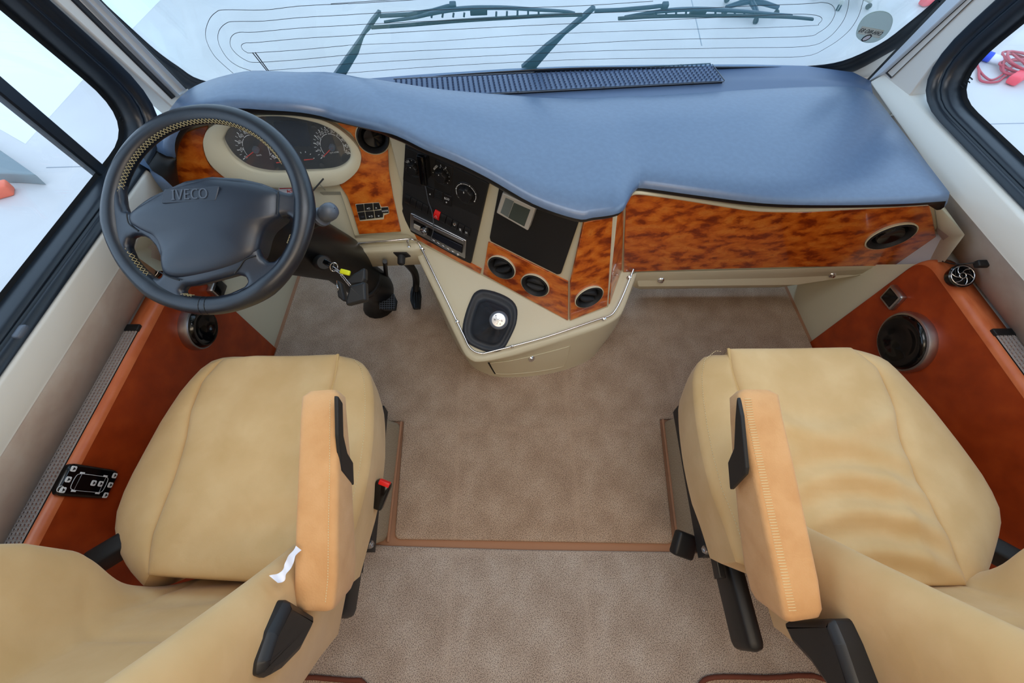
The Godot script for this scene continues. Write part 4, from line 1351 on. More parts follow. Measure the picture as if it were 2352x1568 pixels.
	for k in 11:
		var c: Vector3 = p0.lerp(p1, k / 5.0) if k <= 5 else p1.lerp(p2, (k - 5) / 5.0)
		var wide: float = (p2 - p0).length() / 10.0
		var dir: Vector3 = (p2 - p0).normalized()
		var up: Vector3 = n.cross(dir)
		if up.y < 0:
			up = -up
		var s := Shape.new()
		var rows := []
		for i in 6:
			var t = i / 5.0
			var row := []
			for j in 2:
				row.append(c + dir * wide * 0.45 * (j * 2 - 1) + up * 0.0165 * (t * 2 - 1) + n * (0.002 + (0.006 if k == 5 else 0.003) * sin(PI * t) ** 0.5 + 0.002 * (0.5 - t)))
			rows.append(row)
		s.grid(rows)
		var low := []
		for row in rows:
			low.append([row[0] - n * 0.012, row[1] - n * 0.012])
		for j in 2:
			var e := []
			var f := []
			for i in 6:
				e.append(rows[i][j])
				f.append(low[i][j])
			s.grid([e, f])
		s.grid([rows[0], low[0]])
		s.grid([rows[5], low[5]])
		var o = obj("hazard_switch" if k == 5 else "rocker_switch", s, M.red if k == 5 else M.key_black, cp)
		if k == 5:
			s = Shape.new()
			s.tube([c + up * 0.005 + n * 0.009, c - up * 0.003 + dir * 0.0042 + n * 0.009, c - up * 0.003 - dir * 0.0042 + n * 0.009], 0.0006, 5, true)
			obj("symbol", s, M.print, o)
		if k == 8:
			s = Shape.new()
			s.lathe(along(c + up * 0.006 + n * 0.004, n), [Vector2(0.006, -0.002), Vector2(0.0055, 0.002), Vector2(0.004, 0.001), Vector2(0.001, 0.002)], 16)
			obj("socket_lamp", s, M.chrome, o)
		if k == 9:
			words("lettering", "R", 0.009, Transform3D(B, c - up * 0.003 + n * 0.0056), M.print, o)
		if k == 10:
			words("lettering", "H", 0.008, Transform3D(B, c - up * 0.002 + n * 0.0056), M.print, o)
	# --- car radio
	var r := thing("car_radio", "silver-trimmed car radio with round volume knob under the row of switches", "radio", v(-.2262, .4932, -1.0617))
	plate("trim", fil([v(-.3048, .5659, -1.0848), v(-.2978, .5657, -1.0818), v(-.1304, .5219, -1.0065), v(-.1412, .4401, -1.008), v(-.3211, .4927, -1.0891)], 0.003, 2), n, 0.01, 0.002, M.silver, r)
	plate("front_panel", fil([v(-.2964, .564, -1.0767), v(-.1406, .5138, -1.0063), v(-.1483, .464, -1.0077), v(-.3042, .5104, -1.078)], 0.003, 2), n, 0.008, 0.002, M.black_gloss, r)
	plate("silver_bar", fil([v(-.2944, .566, -1.0715), v(-.2309, .5476, -1.0429), v(-.1374, .5273, -1.0011), v(-.1407, .5105, -1.0019), v(-.2373, .5346, -1.0452), v(-.2971, .5519, -1.0722)], 0.001, 2), n, 0.005, 0.001, M.silver, r)
	plate("button_bar", fil([v(-.2993, .5325, -1.0734), v(-.2789, .5272, -1.0643), v(-.2839, .5093, -1.0658), v(-.3033, .5151, -1.0745)], 0.001, 2), n, 0.004, 0.001, M.silver_paint, r)
	plate("display", fil([v(-.2374, .5217, -1.0469), v(-.1447, .5001, -1.0054), v(-.1516, .4714, -1.0073), v(-.245, .496, -1.0492)], 0.001, 2), n, 0.003, 0.0008, M.lcd_blue, r)
	var kn: Vector3 = v(-.268, .5146, -1.059)
	var s := Shape.new()
	s.lathe(along(kn, n), [Vector2(0.0125, -0.004), Vector2(0.0125, 0.003), Vector2(0.011, 0.006), Vector2(0.009, 0.0065), Vector2(0.0085, 0.005)], 28)
	var vk = obj("volume_knob", s, M.chrome, r)
	s = Shape.new()
	s.lathe(along(kn, n), [Vector2(0.0085, 0.003), Vector2(0.008, 0.009), Vector2(0.006, 0.0105), Vector2(0.001, 0.0105)], 24)
	obj("knob_cap", s, M.silver, vk)
	for k in 6:
		s = Shape.new()
		var a: Vector3 = (v(-.2402, .4881, -1.0468)).lerp(v(-.1621, .4576, -1.0114), k / 5.0)
		s.rbox(Transform3D(B.rotated(n, -0.48), a), v(0.011, 0.003, 0.004), 0.001)
		obj("key", s, M.chrome, r)
	s = Shape.new()
	s.lathe(along(v(-.1636, .4555, -1.013), n), [Vector2(0.004, -0.003), Vector2(0.0038, 0.002), Vector2(0.001, 0.003)], 12)
	obj("socket_cover", s, M.silver_paint, r)
	# --- hands-free module on a lead
	var hf := thing("hands_free_module", "slim glossy black module clipped over the left climate dial, with a thin lead", "control module", v(-.2293, .7566, -1.0408))
	s = Shape.new()
	var hu: Vector3 = (v(-.2265, .8016, -1.0359) - v(-.2316, .7113, -1.0345)).normalized()
	var hx: Vector3 = hu.cross(n)
	s.rbox(Transform3D(Basis(hx, hu, n), (v(-.2265, .8016, -1.0359) + v(-.2316, .7113, -1.0345)) / 2), v(0.0205, (v(-.2265, .8016, -1.0359) - v(-.2316, .7113, -1.0345)).length(), 0.012), 0.0025)
	obj("body", s, M.black_gloss, hf)
	s = Shape.new()
	s.rbox(Transform3D(Basis(hx, hu, n), v(-.2255, .7638, -1.0268)), v(0.001, 0.02, 0.001), 0.0003)
	obj("groove", s, M.black, hf)
	s = Shape.new()
	s.rbox(Transform3D(Basis(hx, hu, n), v(-.218, .7551, -1.0467)), v(0.008, 0.06, 0.03), 0.002)
	obj("holder", s, M.black, hf)
	s = Shape.new()
	s.tube(spl([v(-.2302, .7139, -1.0329), v(-.2292, .6953, -1.0339), v(-.23, .6494, -1.0368), v(-.225, .6195, -1.0334), v(-.2257, .5795, -1.0321), v(-.232, .5425, -1.0334), v(-.241, .5135, -1.0405), v(-.2503, .4938, -1.0471), v(-.2406, .4834, -1.0436), v(-.2042, .4665, -1.028), v(-.1652, .4562, -1.0115)], 5), 0.0014, 6)
	obj("lead", s, M.grey_plastic, hf)
	# --- black plate with the small display
	plate("instrument_plate", fil([v(-.0202, .7513, -.975), v(.1882, .7125, -.882), v(.1603, .4973, -.8857), v(.1497, .4912, -.8901), v(-.0525, .544, -.9809), v(-.0545, .5582, -.9823)], [0.001, 0.001, 0.012, 0.002, 0.008, 0.002]), n, 0.012, 0.002, M.black, dash)
	var dp := thing("display_unit", "small silver-framed display with two grey screen halves on the black plate", "display", v(.0222, .6842, -.9494))
	plate("frame", fil([v(-.0121, .7495, -.9474), v(.0746, .7306, -.9086), v(.0569, .6477, -.913), v(-.0304, .6782, -.9525)], 0.004, 3), n, 0.022, 0.003, M.silver_paint, dp)
	plate("screen", [v(.0183, .7294, -.9325), v(.0613, .7212, -.9134), v(.0467, .6601, -.9173), v(.0025, .6745, -.9373)], n, 0.002, 0.0, M.lcd_dark, dp)
	plate("screen", [v(-.0036, .7377, -.9425), v(.0183, .7329, -.9327), v(.0018, .6752, -.9376), v(-.0187, .6839, -.947)], n, 0.002, 0.0, M.lcd, dp)


# ------------------------------------------------------------------ centre console and gear lever
func console() -> void:
	var n = v(0, .8533, .5215)
	var c := thing("centre_console", "cream gear lever console with sloping tray and rounded front door", "console", v(0.1, 0, -0.9))
	var top = [v(-.3185, .4304, -1.097), v(-.3084, .4054, -1.056), v(-.2411, .3318, -.9356), v(-.1901, .2756, -.8436), v(-.1508, .2335, -.7749), v(-.1303, .221, -.7544), v(-.0992, .2162, -.7465), v(-.013, .2249, -.7608), v(.1211, .2458, -.7949), v(.2407, .2644, -.8254), v(.3201, .2779, -.8475), v(.3728, .2924, -.8712), v(.3942, .3078, -.8964), v(.4162, .3373, -.9447), v(.4413, .3715, -1.0007)]
	var base = [v(-.3666, 0, -1.4133), v(-.3473, 0, -1.3069), v(-.2839, 0, -1.1109), v(-.2199, 0, -.9663), v(-.1756, 0, -.8912), v(-.1356, 0, -.8369), v(-.0752, 0, -.805), v(-.0159, 0, -.7937), v(.084, 0, -.797), v(.1834, 0, -.8129), v(.2662, 0, -.841), v(.3306, 0, -.878), v(.3801, 0, -.9389), v(.4307, 0, -1.022), v(.4788, 0, -1.1002)]
	top = res(spl(top, 5), 70)
	base = shift(res(spl(base, 5), 70), v(0, 0.0115, 0))
	var cen = v(0, 0, 0)
	for p in top:
		cen += p / 70.0
	var rows := []
	var inner := []
	for p in top:
		inner.append(p + (cen - p).normalized() * 0.016)
	rows = [base, shift(base, v(0, 0.015, 0))]
	for f in [0.3, 0.6, 0.9]:
		var row := []
		for i in 70:
			var q: Vector3 = base[i].lerp(top[i], f)
			row.append(q + (q - cen) * v(1, 0, 1) * 0.03 * sin(PI * f))
		rows.append(row)
	var edge := []
	var roll := []
	for i in 70:
		edge.append(top[i] + (base[i] - top[i]).normalized() * 0.012 + (top[i] - cen).normalized() * 0.004)
		roll.append(top[i] + n * 0.0)
	rows.append(edge)
	rows.append(roll)
	rows.append(inner)
	var s := Shape.new()
	s.grid(rows)
	# tray surface inside the lip
	var tray := []
	for p in inner:
		tray.append(p - n * 0.0015)
	tray.append_array([v(.4545, .3907, -1.0349), v(.4099, .4027, -1.0546), v(.2008, .4234, -1.0885), v(-.247, .4493, -1.1308), v(-.3216, .4458, -1.1251)])
	s.poly(tray, n)
	obj("body", s, M.cream, c)
	# front door with its chrome latch
	var o1: Vector3 = (top[30].lerp(base[30], 0.5))
	var pick := func(f: float, g: float) -> Vector3:   # a point on the front face: f along it, g down it
		var i = int(f)
		var a: Vector3 = top[i].lerp(top[mini(i + 1, 69)], f - i)
		var b: Vector3 = base[i].lerp(base[mini(i + 1, 69)], f - i)
		var q: Vector3 = a.lerp(b, g)
		return q + (q - cen) * v(1, 0, 1) * (0.03 * sin(PI * (1 - g)) + 0.012)
	rows = []
	for g in 9:
		var row := []
		for k in 25:
			var f = lerpf(32.3 + 3.2 * g / 8.0, 48.6, k / 24.0)
			var gg = lerpf(0.26, 0.84, g / 8.0)
			row.append(pick.call(f, gg))
		rows.append(row)
	s = Shape.new()
	s.grid(rows)
	var rim0 := []
	for k in 25:
		rim0.append(rows[0][k])
	for g in range(1, 9):
		rim0.append(rows[g][24])
	for k in range(23, -1, -1):
		rim0.append(rows[8][k])
	for g in range(7, 0, -1):
		rim0.append(rows[g][0])
	var rim1 := []
	for p in rim0:
		rim1.append(p + (cen - p) * v(1, 0, 1) * 0.05)
	s.grid([rim0, rim1], true)
	var door = obj("door", s, M.cream, c)
	var side := []
	for g in 9:
		side.append(pick.call(32.0 + 3.4 * g / 8.0, lerpf(0.26, 0.86, g / 8.0)) + v(0, 0, -0.001))
	s = Shape.new()
	s.tube(side, 0.0032, 6)
	obj("door_gap", s, M.hole_dark, c)
	s = Shape.new()
	s.tube(rim0, 0.0014, 5, true)
	obj("door_edge", s, M.cream, door)
	var lp: Vector3 = pick.call(40.9, 0.33)
	var ln = (lp - cen) * v(1, 0, 1)
	s = Shape.new()
	s.lathe(along(lp, ln + v(0, 0.02, 0)), [Vector2(0.013, -0.003), Vector2(0.0135, 0.003), Vector2(0.011, 0.006), Vector2(0.006, 0.005), Vector2(0.005, 0.008), Vector2(0.001, 0.009)], 20)
	obj("latch", s, M.chrome, door)
	# gallery rail of chromed rod on little posts
	var rail := thing("gallery_rail", "thin chromed gallery rail bent round the edge of the console tray and shelf", "rail", v(-.1312, .2473, -.7974))
	var path = [v(-.5012, .475, -1.0481), v(-.4086, .475, -1.0567), v(-.3321, .472, -1.0688), v(-.3113, .468, -1.0686), v(-.2987, .4453, -1.0754), v(-.2663, .4068, -1.0201), v(-.2017, .3342, -.9051), v(-.1514, .2779, -.813), v(-.1341, .2587, -.7816), v(-.1153, .2494, -.7664), v(-.0919, .2462, -.7611), v(-.064, .2483, -.7646), v(.12, .2724, -.804), v(.2974, .3021, -.8525), v(.3389, .3087, -.8634), v(.3598, .3178, -.8783), v(.3873, .3438, -.9209), v(.4253, .393, -.9974)]
	s = Shape.new()
	s.tube(spl(path, 5), 0.0032, 8)
	obj("rod", s, M.chrome, rail)
	for p in [v(-.4888, .475, -1.0499), v(-.3311, .475, -1.0657), v(-.2898, .4317, -1.0646), v(-.1729, .3026, -.8533), v(.011, .257, -.7788), v(.324, .3042, -.856), v(.4121, .3776, -.9762)]:
		s = Shape.new()
		var foot: Vector3 = p - n * 0.02 if p.y < 0.45 else p - v(0, 0.034, 0)
		s.lathe(along(foot, p - foot), [Vector2(0.006, 0), Vector2(0.006, 0.002), Vector2(0.003, 0.004), Vector2(0.0028, 0.018), Vector2(0.0048, 0.02), Vector2(0.0048, 0.026), Vector2(0.001, 0.027)], 10)
		obj("post", s, M.chrome, rail)
	# gear lever: rubber boot and round knob
	var g := thing("gear_lever", "gear lever with silver shift plate on its knob in a creased black boot", "gear lever", v(-.0592, .2895, -.8665))
	var ob = spl([v(-.0966, .3448, -.9551), v(-.0769, .3449, -.9552), v(-.0466, .3414, -.9494), v(-.0118, .334, -.9374), v(.0153, .3244, -.9216), v(.0287, .3132, -.9033), v(.0314, .3005, -.8825), v(.0264, .2831, -.854), v(.014, .2673, -.8283), v(-.0016, .2516, -.8026), v(-.0139, .2414, -.7859), v(-.0307, .2352, -.7757), v(-.0534, .2334, -.7727), v(-.0791, .2347, -.7749), v(-.1047, .2396, -.7829), v(-.1288, .2461, -.7935), v(-.1453, .2533, -.8053), v(-.1549, .2636, -.8222), v(-.1573, .2755, -.8416), v(-.1521, .2921, -.8687), v(-.1412, .311, -.8997), v(-.1288, .3268, -.9255), v(-.1164, .3386, -.9449)], 2, true)
	var kc: Vector3 = v(-.0307, .3831, -.7991)
	var bc = v(-.0616, .2765, -.8451)
	rows = []
	var spec = [[1.0, 0.0, 0.0], [0.985, 0.006, 0.0], [0.86, 0.010, 0.0], [0.80, 0.0, 0.0], [0.66, 0.008, 0.05], [0.60, 0.028, 0.1], [0.50, 0.028, 0.2], [0.44, 0.046, 0.35], [0.34, 0.05, 0.5], [0.24, 0.07, 0.7], [0.14, 0.085, 0.9], [0.12, 0.10, 1.0]]
	var foot = kc - n * 0.115
	for q in spec:
		var row := []
		for i in ob.size():
			var p: Vector3 = ob[i]
			var c2: Vector3 = bc.lerp(foot, q[2])
			var fold: float = 0.006 * sin(i * 0.62 + 0.8 * sin(i * 0.25)) * sin(PI * clampf(q[1] / 0.1, 0, 1))
			row.append(c2 + (p - bc) * (q[0] + fold * 4.0) + n * (q[1] + fold))
		rows.append(row)
	s = Shape.new()
	s.grid(rows, true)
	obj("boot", s, M.boot, g)
	s = Shape.new()
	var kn = (v(0, 1.5, 0) - kc).normalized().lerp(n, 0.55).normalized()
	s.lathe(along(kc, kn), [Vector2(0.012, -0.06), Vector2(0.014, -0.035), Vector2(0.022, -0.024), Vector2(0.0285, -0.012), Vector2(0.03, 0.0), Vector2(0.0285, 0.010), Vector2(0.0235, 0.017), Vector2(0.021, 0.018)], 32)
	var knob = obj("knob", s, M.knob_grey, g)
	s = Shape.new()
	s.lathe(along(kc, kn), [Vector2(0.0215, 0.0165), Vector2(0.021, 0.0185), Vector2(0.001, 0.0205)], 32)
	obj("shift_plate", s, M.silver, knob)
	var f = frame(kc + kn * 0.0207, kn, v(0, 0, -1))
	var fb = f.basis.rotated(kn, -0.28)
	for q in [["A", -0.0115, 0.0105], ["M", -0.0115, -0.0025], ["N", 0.0105, -0.0005], ["R", 0.0085, -0.0115], ["+", -0.001, -0.013], ["-", 0.0005, 0.0135]]:
		words("lettering", q[0], 0.0052, Transform3D(fb, f.origin + fb.x * q[1] + fb.y * q[2]), M.print_dark, knob)
	s = Shape.new()
	for q in [[0, 0.006, 0, 0.0015], [0, -0.003, 0, -0.009], [-0.007, 0.002, -0.002, 0.0005], [0.002, -0.0005, 0.006, -0.001], [-0.0095, 0.0065, -0.0085, 0.003]]:
		s.tube([f.origin + fb.x * q[0] + fb.y * q[1], f.origin + fb.x * q[2] + fb.y * q[3]], 0.0005, 5)
	obj("shift_pattern", s, M.print_dark, knob)


# ------------------------------------------------------------------ steering wheel
func wheel() -> void:
	var C = v(-.5992, .9072, -.7042)
	var X = v(-.5117, .9072, -.703) - v(-.5992, .9072, -.7042)
	X = X.normalized()
	var Y: Vector3 = (v(-.5981, .9545, -.7778) - v(-.5992, .9072, -.7042)).normalized()
	var N = X.cross(Y)
	var w := thing("steering_wheel", "black leather four-spoke steering wheel with pale cross stitching and padded hub", "steering wheel", C)
	var pt := func(px: float, py: float, h: float) -> Vector3:   # a point of the wheel's own plane, in thousandths of its 0.875 m scale, h above it
		return C + X * (px - 480.0) * 0.000875 + Y * (482.0 - py) * 0.000875 + N * h
	var R = 0.1925
	var ring := []
	var rad := []
	for k in 96:
		var a = TAU * k / 96
		ring.append(C + (X * cos(a) + Y * sin(a)) * R)
		var fat = 0.0
		for sp in [[PI + 0.12, 0.30], [-0.02, 0.30], [PI + 0.98, 0.28], [-0.92, 0.28]]:
			fat = maxf(fat, 1.0 - absf(angle_difference(a, sp[0])) / sp[1])
		rad.append(0.0185 + 0.0028 * clampf(fat, 0, 1))
	var s := Shape.new()
	s.tube(ring, rad, 18, true, 0.95, N)
	obj("rim", s, M.wheel_leather, w)
	s = Shape.new()
	for a in [-1.62, -1.56]:
		var e = X * cos(a) + Y * sin(a)
		var loop := []
		for k in 16:
			loop.append(C + e * (R + 0.0186 * cos(TAU * k / 16)) + N * 0.0180 * sin(TAU * k / 16))
		s.tube(loop, 0.0006, 5, true)
	obj("seam", s, M.black, w)
	# cross stitching along the inner side of the rim
	for span in [[0.55, 3.15, 64], [3.42, 4.0, 12], [4.32, 4.56, 6], [-0.4, -0.3, 3], [-0.82, -0.7, 3]]:
		s = Shape.new()
		for k in span[2]:
			var a0: float = lerpf(span[0], span[1], float(k) / span[2])
			var a1: float = lerpf(span[0], span[1], float(k + 0.95) / span[2])
			for z in [-1.0, 1.0]:
				var q := []
				for j in 4:
					var t = j / 3.0
					var a = lerpf(a0, a1, t)
					var th = PI + z * lerpf(-0.26, 0.26, t) - 0.42
					q.append(C + (X * cos(a) + Y * sin(a)) * (R + 0.0196 * cos(th)) + N * 0.0188 * sin(th))
				s.tube(q, 0.0007, 4)
		obj("stitching", s, M.wheel_thread, w)
	# one cast frame of four spokes: a disc with its openings cut out and every edge rounded
	var cut := []
	for list in [[Vector2(-0.1682, 0.0364), Vector2(-0.1661, 0.0605), Vector2(-0.1456, 0.1027), Vector2(-0.1094, 0.1389), Vector2(-0.0642, 0.1645), Vector2(-0.0160, 0.1765), Vector2(0.0262, 0.1795), Vector2(0.0684, 0.1750), Vector2(0.1105, 0.1554), Vector2(0.1467, 0.1238), Vector2(0.1708, 0.0876), Vector2(0.1783, 0.0605), Vector2(0.1762, 0.0394), Vector2(0.1678, 0.0316), Vector2(0.1542, 0.0328), Vector2(0.1166, 0.0473), Vector2(0.0744, 0.0569), Vector2(0.0171, 0.0605), Vector2(-0.0341, 0.0515), Vector2(-0.1004, 0.0213), Vector2(-0.1456, -0.0094), Vector2(-0.1576, -0.0058), Vector2(-0.1642, 0.0093)],
		[Vector2(-0.1546, -0.0736), Vector2(-0.1492, -0.0585), Vector2(-0.1350, -0.0540), Vector2(-0.1185, -0.0555), Vector2(-0.1034, -0.0636), Vector2(-0.0907, -0.0787), Vector2(-0.0829, -0.0992), Vector2(-0.0817, -0.1203), Vector2(-0.0859, -0.1338), Vector2(-0.0949, -0.1396), Vector2(-0.1079, -0.1365), Vector2(-0.1260, -0.1218), Vector2(-0.1441, -0.0992)],
		[Vector2(0.1515, -0.0154), Vector2(0.1624, -0.0136), Vector2(0.1726, -0.0214), Vector2(0.1708, -0.0434), Vector2(0.1642, -0.0675), Vector2(0.1503, -0.0901), Vector2(0.1353, -0.1046), Vector2(0.1232, -0.1058), Vector2(0.1136, -0.0968), Vector2(0.1093, -0.0811), Vector2(0.1117, -0.0645), Vector2(0.1202, -0.0434), Vector2(0.1353, -0.0245)],
		[Vector2(-0.0455, -0.1631), Vector2(-0.0377, -0.1546), Vector2(-0.0160, -0.1528), Vector2(0.0111, -0.1474), Vector2(0.0412, -0.1396), Vector2(0.0672, -0.1323), Vector2(0.0798, -0.1359), Vector2(0.0834, -0.1456), Vector2(0.0750, -0.1552), Vector2(0.0449, -0.1685), Vector2(0.0111, -0.1757), Vector2(-0.0214, -0.1769), Vector2(-0.0389, -0.1739)]]:
		var poly := []
		for p in list:
			poly.append(p)
		cut.append(poly)
	obj("spoke_frame", spider(C, X, Y, N, cut), M.hub_plastic, w)
	# padded hub
	var pts := []
	for q in [[314, 500], [330, 484], [372, 458], [420, 436], [460, 424], [500, 416], [540, 418], [590, 424], [630, 435], [652, 448], [654, 470], [652, 500], [640, 512], [622, 528], [612, 548], [606, 572], [598, 590], [576, 606], [545, 620], [500, 633], [450, 641], [412, 641], [392, 630], [386, 606], [386, 590], [380, 568], [368, 550], [350, 540], [330, 528], [316, 516]]:
		pts.append(pt.call(q[0], q[1], 0.012))
	s = Shape.new()
	s.pillow(spl(pts, 3, true), N, 0.026, 2.6, 9, 0.035)
	var hub = obj("hub_pad", s, M.hub_plastic, w)
	# seam lines where the pad meets the spokes
	s = Shape.new()
	for line in [[[653, 449], [652, 475], [651, 500]], [[603, 592], [580, 600], [566, 618], [555, 632]], [[388, 628], [410, 640], [432, 647]], [[314, 498], [315, 508], [320, 522], [340, 537]]]:
		var l := []
		for q in line:
			l.append(pt.call(q[0], q[1], 0.0225))
		s.tube(spl(l, 4), 0.0014, 6)
	obj("seam", s, M.black, hub)
	# raised emblem letters in a shallow oblong field
	var eb = Basis(X, Y, N).rotated(N, 0.05)
	s = Shape.new()
	s.slab(fil([pt.call(410, 448, 0.0362), pt.call(532, 441, 0.0366), pt.call(524, 474, 0.0366), pt.call(402, 480, 0.0362)], 0.004, 3), N, 0.004, 0.0015)
	obj("emblem_field", s, M.hub_plastic, hub)
	words("emblem_lettering", "IVECO", 0.0185, Transform3D(eb, pt.call(467, 461, 0.0368)), M.grey_plastic, hub, 0.0028)


func poly_distance(p: Vector2, q: Array) -> float:   # signed distance to a closed outline, negative inside
	var best := 1e9
	var inside := false
	var m := q.size()
	for i in m:
		var a: Vector2 = q[i]
		var b: Vector2 = q[(i + 1) % m]
		var e := b - a
		var w := p - a
		best = minf(best, (w - e * clampf(w.dot(e) / e.length_squared(), 0, 1)).length_squared())
		if (a.y > p.y) != (b.y > p.y) and p.x < a.x + e.x * (p.y - a.y) / e.y:
			inside = not inside
	return sqrt(best) * (-1.0 if inside else 1.0)


func spider(C: Vector3, X: Vector3, Y: Vector3, N: Vector3, cuts: Array) -> Shape:
	# surface nets over the rounded plate: one point in each cell the surface crosses
	var h := 0.0036
	var n := 110
	var nz := 16
	var f := PackedFloat32Array()
	f.resize(n * n * nz)
	for j in n:
		for i in n:
			var p := Vector2(i - n / 2.0, j - n / 2.0) * h
			var d := p.length() - 0.192
			if d < 0.03:
				for q in cuts:
					var dq := -poly_distance(p, q)
					var k := clampf(0.5 + 0.5 * (d - dq) / 0.006, 0, 1)
					d = lerpf(dq, d, k) + 0.006 * k * (1 - k)
			var rise := 0.012 * smoothstep(0.185, 0.11, p.length())
			for k in nz:
				var z := (k - nz / 2.0) * h - rise
				var a := Vector2(d + 0.011, absf(z) - 0.002)
				f[(k * n + j) * n + i] = Vector2(maxf(a.x, 0), maxf(a.y, 0)).length() + minf(maxf(a.x, a.y), 0) - 0.011
	var at := {}
	var s := Shape.new()
	for k in nz - 1:
		for j in n - 1:
			for i in n - 1:
				var sum := Vector3.ZERO
				var c := 0
				var low := 0
				for e in 8:
					if f[((k + (e >> 2)) * n + j + (e >> 1 & 1)) * n + i + (e & 1)] < 0:
						low += 1
				if low == 0 or low == 8:
					continue
				for ax in 3:
					for e in 4:
						var o := Vector3i.ZERO
						o[(ax + 1) % 3] = e & 1
						o[(ax + 2) % 3] = e >> 1
						var o2 := o
						o2[ax] = 1
						var fa := f[((k + o.z) * n + j + o.y) * n + i + o.x]
						var fb := f[((k + o2.z) * n + j + o2.y) * n + i + o2.x]
						if (fa < 0) != (fb < 0):
							sum += Vector3(o) + Vector3(o2 - o) * (fa / (fa - fb))
							c += 1
				var q := (Vector3(i, j, k) + sum / c - Vector3(n / 2.0, n / 2.0, nz / 2.0)) * h
				at[(k * n + j) * n + i] = C + X * q.x + Y * q.y + N * q.z
	for k in range(1, nz - 1):
		for j in range(1, n - 1):
			for i in range(1, n - 1):
				var g := (k * n + j) * n + i
				var here := f[g] < 0
				var steps := [1, n, n * n]
				for ax in 3:
					if (f[g + steps[ax]] < 0) == here:
						continue
					var u: int = steps[(ax + 1) % 3]
					var w: int = steps[(ax + 2) % 3]
					if here:
						s.quad(at[g], at[g - u], at[g - u - w], at[g - w])
					else:
						s.quad(at[g], at[g - w], at[g - u - w], at[g - u])
	return s


func res_f(a: Array, n: int) -> Array:
	var out := []
	for i in n:
		var t = float(i) / (n - 1) * (a.size() - 1)
		var k = mini(int(t), a.size() - 2)
		out.append(lerpf(a[k], a[k + 1], t - k))
	return out


